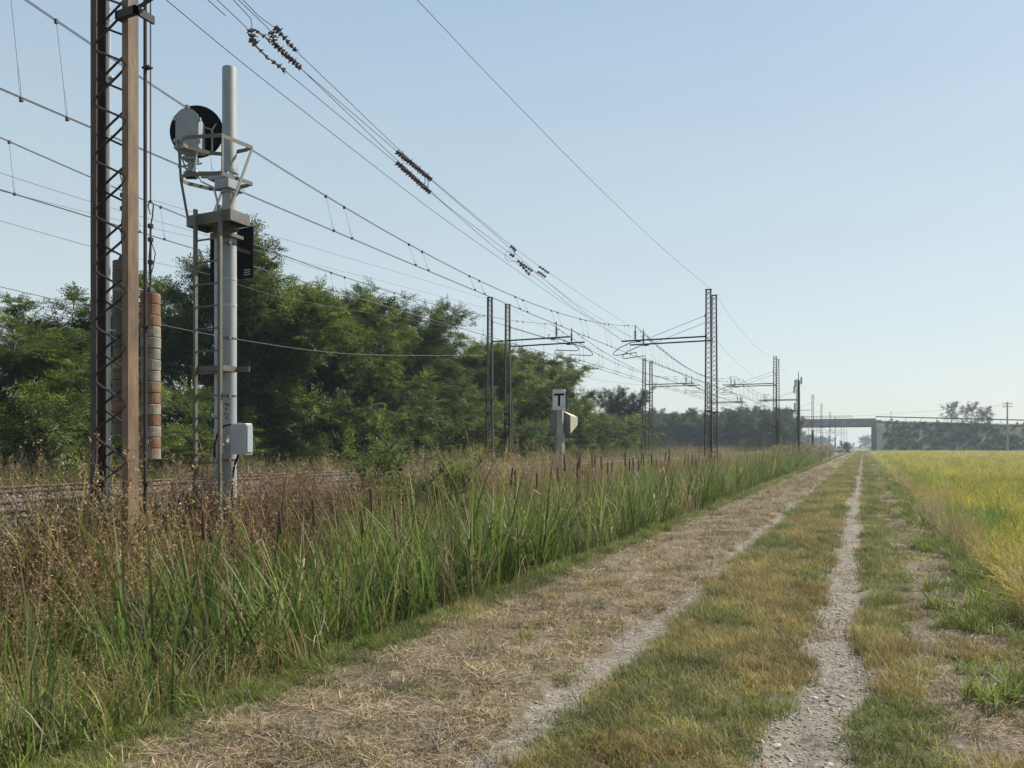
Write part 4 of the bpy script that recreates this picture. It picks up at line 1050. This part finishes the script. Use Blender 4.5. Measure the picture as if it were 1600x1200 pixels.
# ================================================================== antenna post, utility pole, bridge
ap = empty('antenna_post', (-6.7, 92.5, .4)); tag(ap, 'slim dark post with pale antennas near its top, before the bridge', 'antenna post')
k = MB(); k.lathe([(.16, 0), (.12, 8.6), (.05, 8.7), (.03, 9.6)], n=12); k.build('pole', M['rustdark'], ap, True)
for x, z in ((-.45, 7.2), (-.35, 7.9), (.3, 8.2), (-.4, 5.3)):
    k = MB(); k.bbox(x - .1, x + .1, -.08, .08, z, z + .8, .02); k.tube([(0, 0, z + .4), (x, 0, z + .4)], .02, 5); k.build('antenna', M['galv'], ap)
up = empty('utility_pole', (0, 0, 0)); pz = PX(1574, 697, 0.001)
Yp = 215.; rr_ = ((774 / F) * CS - SN) / ((774 / F) * SN + CS); up.location = (Yp * rr_, Yp, -.2)
tag(up, 'lone pale utility pole with two crossarms in front of the embankment', 'utility pole')
dpp = -up.location.x * SN + Yp * CS
k = MB(); hh = 1.8 + 69 / F * dpp; k.lathe([(.24, 0), (.14, hh)], n=10); k.build('pole', M['conc'], up, True)
for dz in (.5, 1.2):
    k = MB(); k.box(-.95, .95, -.06, .06, hh - dz, hh - dz + .1)
    for x in (-.9, -.4, .4, .9): k.lathe([(.05, hh - dz + .1), (.07, hh - dz + .2), (.03, hh - dz + .32)], (x, 0, 0), n=6)
    k.build('crossarm', M['rustdark'], up)
loc = up.location
spn = [(loc.x, loc.y, hh - 1), (loc.x - 30, loc.y + 25, hh - 2.0), (loc.x - 55, loc.y + 45, hh - 1.6)]
single('power_line', spn, .02, 'faint wire running left from the lone utility pole', None)
sp2 = empty('street_sign_post', (7.6, 262, 8.9)); tag(sp2, 'thin bare post standing on the embankment road right of the bridge', 'post')
MB().tube([(0, 0, 0), (0, 0, 3.3)], .06, 6).build('pole', M['galv'], sp2); MB().box(-.12, .12, -.09, -.06, 2.9, 3.3).build('plate', M['galv'], sp2)

YB = 255.
DK = 9.75
br = empty('road_bridge', (-8, YB, 0)); tag(br, 'dark concrete road bridge crossing over the railway in the distance', 'bridge')
XL, XR = -19.6, 2.15
k = MB(); k.box(XL + 8 - 3, XR + 8 + 1.2, 0, .5, DK - 2.0, DK); k.box(XL + 8 - 3, XR + 8 + 1.2, 8.5, 9, DK - 2.0, DK); k.box(XL + 8 - 3, XR + 8 + 1.2, .5, 8.5, DK - 1.0, DK - .25)
for i in range(4): k.box(XL + 8, XR + 8, 1.2 + i * 1.8, 1.7 + i * 1.8, DK - 2.3, DK - 1.0)
k.box(XL + 8 - 3, XR + 8 + 1.25, -.12, .62, DK, DK + .18)
k.build('deck', M['concfar'], br)
for x0_, x1_ in ((XL + 8 - 2.5, XL + 8), (XR + 8, XR + 8 + 2.6)):
    k = MB(); k.box(x0_, x1_, .3, 8.7, -1, DK - 2.3); k.box(max(x0_, XR + 9.3) if x0_ > 0 else x0_, x1_ if x0_ > 0 else XL + 4.9, .6, 8.4, DK - 2.3, DK - .3); k.box(x0_ + .2, x1_ - .2, -.15, .3, -1, DK - 2.1); k.build('abutment', M['concfar'], br)
k = MB(); k.add([(XR + 10.6, 0, -1), (XR + 17, -5, -1), (XR + 10.6, 0, DK - .3), (XR + 10.8, 1, DK - .3), (XR + 17.3, -4, -1)], [(0, 1, 2), (2, 1, 4, 3), (0, 2, 3), (0, 3, 4, 1)])
k.build('wing_wall', M['concfar'], br)
k = MB(); k.add([(XL + 5.5, 0, -1), (XL - 1, -5, -1), (XL + 5.5, 0, DK - .3), (XL + 5.3, 1, DK - .3), (XL - 1.3, -4, -1)], [(0, 1, 2), (2, 1, 4, 3), (0, 2, 3), (0, 3, 4, 1)])
k.build('wing_wall', M['concfar'], br)
ra = MB()
for i in range(23): ra.box(-11.0 + i * .72 - .04, -11.0 + i * .72 + .04, .2, .28, DK + .18, DK + 1.1)
ra.box(-11.1, 5.0, .2, .28, DK + 1.05, DK + 1.12); ra.box(-11.1, 5.0, .2, .28, DK + .6, DK + .65)
ra.build('railing', M['mastfar'], br)
for x0_, x1_, nn in ((XR + 1.2, XR + 300, 150),):
    g_ = empty('guard_rail', (x0_, YB + .3, DK)); tag(g_, 'long dark guard rail along the embankment road right of the bridge', 'guard rail')
    k = MB(); f_ = lambda x: -.042 * x
    for i in range(60): k.add([(i * 5, 0, f_(i * 5) + .55), (i * 5 + 5, 0, f_(i * 5 + 5) + .55), (i * 5 + 5, 0, f_(i * 5 + 5) + .85), (i * 5, 0, f_(i * 5) + .85), (i * 5, .06, f_(i * 5) + .55), (i * 5 + 5, .06, f_(i * 5 + 5) + .55), (i * 5 + 5, .06, f_(i * 5 + 5) + .85), (i * 5, .06, f_(i * 5) + .85)], [(0, 1, 2, 3), (7, 6, 5, 4), (3, 2, 6, 7), (0, 4, 5, 1)])
    k.build('beam', M['rustdark'], g_)
    k = MB()
    for i in range(75): k.box(i * 4 - .05, i * 4 + .05, .06, .14, f_(i * 4) - .4, f_(i * 4) + .8)
    tag(k.build('posts', M['rustdark'], g_), kind='stuff')

# embankment with the road on top
def emb(name, x0, x1, sgn):
    n = 80; m_ = 14
    V = []; Fc = []
    for i in range(n + 1):
        x = x0 + (x1 - x0) * (i / n) ** 1.0
        top = max(.3, DK - .35 - .042 * abs(x - x0) * (1 if sgn > 0 else .8))
        for j in range(m_ + 1):
            t = j / m_; s = min(1, t / .45) if t < .45 else (1 if t < .6 else max(0, 1 - (t - .6) / .4))
            yy = YB - 13 * (top / 9.5) * (1 - min(1, t / .45)) if t < .45 else (YB + (t - .45) / .15 * 9 if t < .6 else YB + 9 + 14 * (top / 9.5) * ((t - .6) / .4))
            bmp = (float(fbm(x, yy, 3, 90)) - .5) * 1.2 * (1 if .02 < t < .42 else 0)
            V.append((x, yy, -.6 + (top + .6) * s + bmp * s))
    for i in range(n):
        for j in range(m_): a = i * (m_ + 1) + j; Fc.append((a, a + m_ + 1, a + m_ + 2, a + 1))
    me = fill_mesh(name, V, Fc, [M['embank']]); me.polygons.foreach_set('use_smooth', [True] * len(me.polygons))
    return tag(link_mesh(name, me), kind='structure')
M['embank'] = mat('shrubby_embankment_soil', (.06, .08, .04), .95, 0, scale=.35, detail=10, stops=[(.3, (.035, .05, .025)), (.5, (.065, .08, .04)), (.7, (.10, .10, .055))], bump=1)
emb('embankment', XR + 1.3, XR + 250, 1); emb('embankment', XL - 2.5, XL - 220, -1)

# ================================================================== trees
LG = np.array([(.075, .115, .024), (.11, .155, .03), (.055, .088, .02), (.15, .19, .04), (.036, .06, .015)])
def tree_parts(seed, H, Wd, nlimb=16, dense=1.0, pal=LG, leaf=.06, low=.06, droop=.25, lobes=.35, round_=False, sprayl=.5, nleaf=48):
    g = np.random.default_rng(seed)
    mb = MB()
    # trunk leaning slightly
    tp = [Vector((0, 0, -.3))]; q = Vector((0, 0, -.3)); d = Vector((g.normal() * .06, g.normal() * .06, 1))
    for i in range(7):
        d = (d + Vector((g.normal() * .08, g.normal() * .08, 0))).normalized(); q = q + d * H * .8 / 7; tp.append(q.copy())
    r0 = H * .014 + .03
    mb.tube(tp, [r0 * (1 - .85 * i / 7) for i in range(8)], 8)
    sp_p = []; sp_d = []
    for i in range(nlimb):
        t = low + (.92 - low) * (i + g.random()) / nlimb
        k = t * 7 * .99; i0 = int(k); base = tp[i0].lerp(tp[i0 + 1], k - i0)
        az = i * 2.4 + g.random() * .8
        lob = 1 - lobes + 2 * lobes * g.random()
        hz = t
        if round_: reach = Wd / 2 * math.sqrt(max(.1, 1 - (2 * hz * .8 - .75) ** 2)) * lob
        else: reach = Wd / 2 * (1.05 - .65 * hz ** 1.6) * lob
        el = .25 + .95 * hz + g.normal() * .12
        dv = Vector((cos(az) * cos(el), sin(az) * cos(el), sin(el)))
        L_ = min(reach / max(.35, cos(el)), (H * 1.02 - base.z) / max(.15, sin(el)))
        L_ = max(L_, .7); pts = [base]; dd = dv.copy()
        for j in range(6):
            dd = (dd + Vector((g.normal() * .12, g.normal() * .12, g.normal() * .08 - droop * .12 * j / 5))).normalized()
            pts.append(pts[-1] + dd * L_ / 6)
        rb = r0 * .5 * (1 - .6 * t)
        mb.tube(pts, [max(.008, rb * (1 - .85 * j / 6)) for j in range(7)], 5)
        nb = int(11 * dense)
        for b_ in range(nb):
            s = .22 + .78 * (b_ + g.random()) / nb; k2 = s * 6 * .999; j0 = int(k2); p = pts[j0].lerp(pts[j0 + 1], k2 - j0)
            ld = (pts[j0 + 1] - pts[j0]).normalized()
            rd = Vector(g.normal(size=3)); rd.z = rd.z * .5 + .15
            bd_ = (ld * .7 + rd.normalized()).normalized(); bl = (.08 + .12 * g.random()) * H * (.6 + .5 * (1 - s))
            e = [p, p + bd_ * bl * .5, p + bd_ * bl + Vector((0, 0, -droop * bl * .4))]
            mb.tube(e, [.02, .012, .006], 4, False)
            ns = max(3, int(bl / .17 * dense))
            for c in range(ns):
                u = .2 + .8 * (c + g.random()) / ns
                pp_ = e[0].lerp(e[1], u * 2) if u < .5 else e[1].lerp(e[2], u * 2 - 1)
                rr2 = Vector(g.normal(size=3)); sp_p.append(pp_); sp_d.append((bd_ * .8 + rr2.normalized() * .9 + Vector((0, 0, .1))).normalized())
    n = len(sp_p); Pp = np.array([p[:] for p in sp_p]); Dd = np.array([p[:] for p in sp_d])
    # leaf spray: leaflets set in two ranks along arching side leaves
    Up = np.cross(Dd, np.array([[0, 0, 1.]])); Up /= np.linalg.norm(Up, axis=1, keepdims=True) + 1e-9
    Nn = np.cross(Up, Dd)
    m_ = nleaf; nl = 6; per = m_ // nl
    j = np.repeat(np.arange(nl), per); u = (np.tile(np.arange(per), nl) // 2 + .5) / (per / 2); side = np.where(np.tile(np.arange(per), nl) % 2 == 0, 1., -1.)
    sjd = np.where(j % 2 == 0, 1., -1.)
    ll = sprayl * (.6 + .8 * g.random((n, 1)))
    sc_ = ll / .5
    ax = .12 + .8 * j / nl
    lw = (g.random((n, m_)) - .5) * .3
    a_ = .8 + lw
    # position in the spray frame
    fx = ax[None] * ll + np.cos(a_) * u[None] * .24 * sc_
    fy = sjd[None] * np.sin(a_) * u[None] * .24 * sc_
    fz = -.10 * (u[None] ** 2) * sc_ + (g.random((n, m_)) - .5) * .05
    P3 = Pp[:, None] + Dd[:, None] * fx[..., None] + Up[:, None] * fy[..., None] + Nn[:, None] * fz[..., None]
    ld = Dd[:, None] * (np.cos(a_ + side[None] * .9 * sjd[None]))[..., None] + Up[:, None] * (sjd[None] * np.sin(a_ + side[None] * .9 * sjd[None]))[..., None]
    ld = ld + g.normal(size=ld.shape) * .25; ld /= np.linalg.norm(ld, axis=2, keepdims=True)
    uu = np.cross(ld, Nn[:, None] + g.normal(size=ld.shape) * .35); uu /= np.linalg.norm(uu, axis=2, keepdims=True) + 1e-9
    cs = pal[g.integers(0, len(pal), n)][:, None] * (1 + (g.random((n, m_, 1)) - .5) * .5)
    v, f, c = quads(P3.reshape(-1, 3), ld.reshape(-1, 3), uu.reshape(-1, 3), leaf * (.7 + .6 * g.random(n * m_)), leaf * .5, cs.reshape(-1, 3))
    return mb, (v, f, c)

def tree_proto(name, label, cat, group, seed, H, Wd, **k):
    mb, (v, f, c) = tree_parts(seed, H, Wd, **k)
    t = empty(name); tag(t, label, cat, group)
    mb.build('trunk', M['bark'], t, True)
    link_mesh('crown', fill_mesh('crown', v, f, [M['leaf']], c), t)
    t['h0'] = float(np.percentile(v[:, 2], 99.7)); return t

TG = 'trees beyond the far track'
protos = [tree_proto('locust_tree', '', 'tree', TG, 101 + i, 9.5, 7.5, nlimb=26, dense=2.0, lobes=.35, low=.03, leaf=.092) for i in range(3)]
protos += [tree_proto('locust_tree', '', 'tree', TG, 151, 9.5, 9.0, nlimb=22, dense=1.8, lobes=.45, low=.05, droop=.5, leaf=.085)]
# x, y, height, label, proto
TR = [(-23.5, 12.0, 4.3, 'lower tree at the left edge, behind the farther track', 3),
      (-23.0, 16.2, 5.3, 'open tree just left of the near rusty mast', 3),
      (-25.5, 18.8, 6.6, 'tree right behind the near rusty mast, sky showing through its top', 1),
      (-23.5, 21.6, 8.7, 'tall tree between the weight stacks and the signal ladder', 3),
      (-24.0, 24.6, 9.5, 'tallest tree, behind the junction cabinet and square black board', 2),
      (-23.6, 30.2, 9.0, 'broad tree first to the right of the signal post', 0),
      (-27.5, 30.0, 8.9, 'back tree filling the gap behind the first trees right of the signal', 1),
      (-27.0, 36.5, 10.0, 'back tree seen between the feathery topped trees', 0),
      (-27.5, 47.5, 8.8, 'back tree seen just above and between the slender masts', 2),
      (-24.0, 33.6, 9.5, 'tree with long feathery twigs, middle of the wooded row', 3),
      (-23.8, 38.2, 9.9, 'feathery topped tree left of the slender mast pair', 3),
      (-24.5, 43.5, 8.9, 'tree standing behind the slender mast pair', 1),
      (-23.8, 49.5, 8.3, 'rounded tree just right of the slender mast pair', 0),
      (-24.2, 57.0, 9.6, 'tree rising behind the T sign', 2),
      (-23.8, 63.8, 9.4, 'last tall tree of the row, right of the T sign', 1),
      (-22.8, 69.0, 4.6, 'small sloping tree ending the green row', 0)]
used_t = set()
for i, (x, y, h, lab, k) in enumerate(TR):
    p = protos[k]; o = p if k not in used_t else copy_tree(p); used_t.add(k)
    s = h / p['h0']; o.location = (x, y, .0); o.rotation_euler = (0, 0, i * 1.9); o.scale = (1.05 if y == 24.6 else min(1.15, max(.9, s * 1.15)), 1.05 if y == 24.6 else min(1.15, max(.9, s * 1.15)), s); o['label'] = lab
# low leafy shrubs at the feet of the row
sp0 = tree_proto('leafy_shrub', '', 'shrub', 'shrubs at the foot of the trees', 201, 2.6, 3.8, nlimb=18, dense=1.5, low=.02, lobes=.3, sprayl=.4, nleaf=36, leaf=.07)
SB = [(-19.8, 13.5, 1.15, 'rounded green shrub low beside the left of the rusty mast'), (-20.4, 19.5, .8, 'low shrub seen under the hanging weights'), (-20.0, 24.5, .75, 'low green shrub directly left of the ladder foot'),
      (-19.8, 28.5, 1.2, 'bright feathery shrub right of the junction cabinet'), (-20, 33, 1.15, 'leafy shrub between the cabinet and the slender masts'), (-20.4, 38.5, 1.2, 'leafy shrub a little left of the slender masts'), (-20, 44, 1.2, 'leafy shrub at the foot of the slender masts'),
      (-20.3, 50, 1.2, 'leafy shrub between the slender masts and the T sign'), (-20.0, 56.5, 1.3, 'leafy shrub directly behind the T post'), (-20.4, 63.5, 1.5, 'light green shrub right of the T sign'), (-20.5, 71, 1.6, 'pale shrub before the dark ivy tree'),
      (-22, 9.0, 1.2, 'shrub at the very left edge beyond the rails')]
for i, (x, y, s, lab) in enumerate(SB):
    o = sp0 if i == 0 else copy_tree(sp0); o.location = (x, y, -.1); o.rotation_euler = (0, 0, i * 2.3); o.scale = (s, s, s); o['label'] = lab
# feathery saplings on the bank
sp1 = tree_proto('sapling', '', 'shrub', 'young locust saplings on the railway bank', 211, 1.6, 1.5, nlimb=10, dense=1.05, low=.1, lobes=.4, sprayl=.26, nleaf=36, leaf=.036, pal=LG * 1.3)
for i, (px_, X, Z, s, lab) in enumerate([(585, -7.1, .1, .95, 'feathery green sapling hiding the rails, left one of the bank pair'), (640, -6.9, .05, 1.1, 'taller feathery green sapling on the bank among the reeds'), (700, -6.6, 0, .9, 'small sapling among the cattails right of the taller one'),
                                         (460, -8.2, .4, .55, 'small sapling beside the rails right of the signal')]):
    p_ = PX(px_, 700, X); o = sp1 if i == 0 else copy_tree(sp1); o.location = (p_.x, p_.y, Z); o.rotation_euler = (0, 0, i * 1.7); o.scale = (s, s, s); o['label'] = lab
# dark ivy covered tree
DP = np.array([(.03, .05, .018), (.045, .065, .022), (.024, .038, .016), (.06, .075, .03)])
dk = tree_proto('ivy_covered_tree', 'dark rounded ivy covered tree standing apart at the end of the row', 'tree', None, 301, 8.0, 6.6, nlimb=30, dense=1.9, pal=DP, round_=True, lobes=.18, low=.04, sprayl=.45, leaf=.10, nleaf=30)
dk.location = (-26.2, 92, 0)
dk2 = copy_tree(dk); dk2.location = (-28.2, 87, 0); dk2.scale = (.45, .5, .6); dk2['label'] = 'smaller thin dark tree leaning against the ivy covered tree'; dk2.rotation_euler = (0, 0, 2)
# distant wood: separate trees copied from two kinds
FP = np.array([(.045, .065, .02), (.065, .085, .026), (.035, .055, .018)])
f0 = tree_proto('woodland_tree', '', 'tree', 'trees of the distant wood behind the masts', 401, 10, 9, nlimb=22, dense=1.3, pal=FP, round_=True, lobes=.25, low=.04, leaf=.20, nleaf=24, sprayl=.7)
f1 = tree_proto('woodland_tree', '', 'tree', 'trees of the distant wood behind the masts', 402, 10, 8, nlimb=20, dense=1.3, pal=FP, lobes=.35, low=.04, leaf=.20, nleaf=24, sprayl=.7)
g5 = random.Random(9); first = {0: True, 1: True}
for i in range(26):
    px_ = 1000 + i * 9.2 + g5.uniform(-3, 3); k = i % 2; X = None
    t = (px_ - 800) / F; d = 182 + g5.uniform(-12, 12) + (i % 3) * 6
    l_ = t * d; X = l_ * CS - d * SN; Y = l_ * SN + d * CS
    top = 645 + g5.uniform(-9, 5) + (6 if 9 < i < 13 else 0) + (12 if i > 24 else 0) + (4 if i < 4 else 0)
    h = EYE + (HZ - top) / F * d
    pr = (f0, f1)[k]; o = pr if first[k] else copy_tree(pr); first[k] = False
    o.location = (X, Y, -.1); o.rotation_euler = (0, 0, i * 1.3); o.scale = (h / 10 * 1.0, h / 10 * 1.0, h / pr['h0']); o['label'] = 'hazy blue-green tree of the wood standing behind the small lattice masts'
# second rank to close gaps
# two trees on the embankment
EP = np.array([(.05, .06, .03), (.07, .075, .04), (.04, .05, .028)])
for i, (px_, h, wd_, lab, nl_) in enumerate([(1487, 6.0, 6.3, 'leftmost small open tree on top of the embankment', 14), (1519, 5.6, 7.0, 'broader open tree in the middle on the embankment top', 15), (1541, 4.8, 5.0, 'rightmost thin tree on the embankment top', 11)]):
    t = tree_proto('embankment_tree', lab, 'tree', 'trees on top of the embankment', 501 + i, h, wd_, nlimb=nl_, dense=1.0, pal=EP, lobes=.3, low=.08, leaf=.17, nleaf=18, sprayl=.6)
    tt = (px_ - 800) / F; r2 = (tt * CS - SN) / (tt * SN + CS); Y = YB + 2; X = Y * r2
    t.location = (X, Y, DK - .9 - .042 * (X - XR - 2.6))
# shrubs covering the slope of the embankment: one mass
sh = [tree_parts(601 + i, 1.5, 2.4, nlimb=7, dense=.5, pal=FP * 1.5, low=.02, leaf=.2, nleaf=18, sprayl=.5)[1] for i in range(4)]
n = 900; x = XR + 3 + rng.random(n) ** 1.0 * 75; u = rng.random(n)
tp_ = DK - .35 - .042 * (x - XR - 2.6); y = YB - 13 * tp_ / 9.5 * (1 - u); z = -.6 + (tp_ + .6) * u - .3
rot = np.stack([np.full(n, 0.), np.zeros(n), rng.random(n) * 6.28], 1); k = (.35 + .55 * rng.random(n) ** 2) * (1 - .45 * u)
x2 = XL - 3 - rng.random(300) * 60; u2 = rng.random(300); tp2 = DK - .35 - .034 * np.abs(x2 - XL + 2.5)
x = np.concatenate([x, x2]); y = np.concatenate([y, YB - 13 * tp2 / 9.5 * (1 - u2)]); z = np.concatenate([z, -.6 + (tp2 + .6) * u2 - .3]); rot = np.concatenate([rot, rot[:300]]); k = np.concatenate([k, k[:300]])
scatter('embankment_undergrowth', sh, np.stack([x, y, z], 1), rot, np.stack([k, k, k], 1), rng.integers(0, 4, len(x)), M['leaf'], 'dark scrub covering the slope of the road embankment', 'undergrowth')
# scrub seen near the end of the bank and under the bridge
bp_ = tree_proto('bank_shrub', '', 'shrub', 'pale shrubs where the bank meets the track', 701, 2.0, 2.8, nlimb=10, dense=.6, pal=np.array([(.17, .16, .07), (.12, .14, .05), (.2, .16, .09)]), low=.03, leaf=.07, nleaf=30, sprayl=.4)
for i, (px_, X, s, lab) in enumerate([(1213, -6.0, .8, 'pale dry shrub in front of the second mast pair'), (1236, -5.6, .95, 'larger pale shrub right of the second mast pair'), (1190, -6.4, .55, 'small pale shrub left of the second mast pair'), (1268, -5.6, .85, 'low pale green shrub beyond the antenna post'), (1283, -5.2, .8, 'low green shrub nearing the bridge beside the track'),
                                      (1297, -5.0, .9, 'tiny pale green shrub farthest along the bank')]):
    p_ = PX(px_, 700, X); o = bp_ if i == 0 else copy_tree(bp_); o.location = (p_.x, p_.y, -.1); o.rotation_euler = (0, 0, i * 1.7); o.scale = (s * 1.2, s * 1.2, s); o['label'] = lab
db = tree_proto('dark_bush', 'small dark rounded bush beside the track before the bridge opening', 'bush', None, 711, 2.4, 3.6, nlimb=14, dense=.7, pal=DP * .6, round_=True, low=.03, leaf=.16, nleaf=24, sprayl=.45, lobes=.2)
db.location = (-4.2, 205, -.1)
# far wood on the horizon, seen through the opening and all round
hz_ = [tree_parts(801 + i, 9, 11, nlimb=10, dense=.5, pal=FP, round_=True, low=.03, leaf=.5, nleaf=12, sprayl=1.)[1] for i in range(3)]
n = 700; th = rng.random(n) * 1.5 - .95; dd_ = 560 + rng.random(n) * 260
x = np.sin(th) * dd_; y = np.cos(th) * dd_
kk = (np.abs(x + 12) > 9 + 0 * x); x, y = x[kk], y[kk]
# a looser belt on the left of the line beyond the bridge
x3 = -28 - rng.random(160) * 30; y3 = 280 + rng.random(160) * 330
x, y = np.concatenate([x, x3]), np.concatenate([y, y3]); n = len(x); k = .7 + .5 * rng.random(n)
scatter('distant_woods', hz_, np.stack([x, y, np.zeros(n) - .2], 1), np.stack([np.zeros(n), np.zeros(n), rng.random(n) * 6.28], 1), np.stack([k, k, k * .85], 1), rng.integers(0, 3, n), M['leaf'], 'hazy woods on the horizon beyond the bridge', 'woods')

# ================================================================== cattails
def cattail(seed, h):
    g = np.random.default_rng(seed)
    t = empty('cattail'); tag(t, 'tall cattail stalk with a dark red-brown seed head standing in the reeds', 'cattail', 'cattails in the ditch')
    lx, ly = g.normal() * .05, g.normal() * .05
    P = [Vector((lx * (s / h) ** 2 * h, ly * (s / h) ** 2 * h, s)) for s in np.linspace(0, h, 9)]
    k = MB(); k.tube(P, [.006] * 6 + [.005, .004, .002], 5); k.build('stem', M['stemg'], t)
    a = .80; b_ = .93; pa = P[6].lerp(P[7], .3); pb_ = P[7].lerp(P[8], .5); k = MB()
    dv = pb_ - pa; k.tube([pa, pa + dv * .04, pa + dv * .1, pa + dv * .5, pa + dv * .9, pa + dv * .97, pb_], [.005, .011, .0145, .0155, .0145, .011, .004], 8)
    k.build('seed_head', M['cathead'], t, True)
    for j in range(3):
        v, f, c = blades(1, (.8 * h, .95 * h), .016, .02, .12, .5, 7, [(1, (.10, .17, .04)), (1, (.16, .17, .07))])
        link_mesh('leaf', fill_mesh('leaf', v, f, [M['foliage']], c), t)
    return t
M['stemg'] = mat('cattail_stem', (.13, .13, .05), .7); M['cathead'] = mat('cattail_seed_head', (.07, .026, .017), .95, var=.25, scale=40)
cps = [cattail(31 + i, 1.95 + .12 * i) for i in range(4)]
cspots = [(319, -4.9, 800), (445, -5.0, 800), (498, -4.6, 782), (575, -4.6, 800), (583, -4.9, 765), (622, -4.8, 795), (706, -4.9, 740), (735, -4.8, 780), (700, -5.2, 755), (790, -4.7, 730), (800, -4.6, 755), (812, -5.0, 735), (841, -4.7, 740), (878, -4.9, 730), (755, -4.6, 790), (905, -4.9, 738), (940, -5.3, 712), (950, -5.1, 722), (982, -4.9, 716), (1034, -5.2, 705), (1044, -5.0, 700), (1040, -5.4, 712)]
gg_ = random.Random(77)
for _ in range(26): cspots.append((gg_.uniform(880, 1130), gg_.uniform(-5.6, -4.7), gg_.uniform(706, 722)))
for i, (px_, X, py_) in enumerate(cspots):
    p_ = PX(px_, py_, X); k = i % 4; o = cps[k] if i < 4 else copy_tree(cps[k])
    h = 1.95 + .12 * k; zg = gzf(p_.x, p_.y); top = min(max(p_.z + .12, zg + 1.3), zg + 2.35)
    s = (top - zg) / h; o.location = (p_.x, p_.y, zg); o.scale = (1, 1, s); o.rotation_euler = (0, 0, i * 2.1)

# ================================================================== haze
hb = MB().box(-1500, 1500, -60, 1700, -8, 14.5)
m, N, L, b = nodes('morning_haze'); N.remove(b)
pv = N.new('ShaderNodeVolumePrincipled'); pv.inputs['Color'].default_value = (.72, .86, 1, 1); pv.inputs['Density'].default_value = HAZE = .0005
pv.inputs['Anisotropy'].default_value = .0
L.new(pv.outputs[0], N['Material Output'].inputs['Volume'])
tag(hb.build('haze', m), 'pale blue summer haze in the distance', 'haze', kind='stuff')
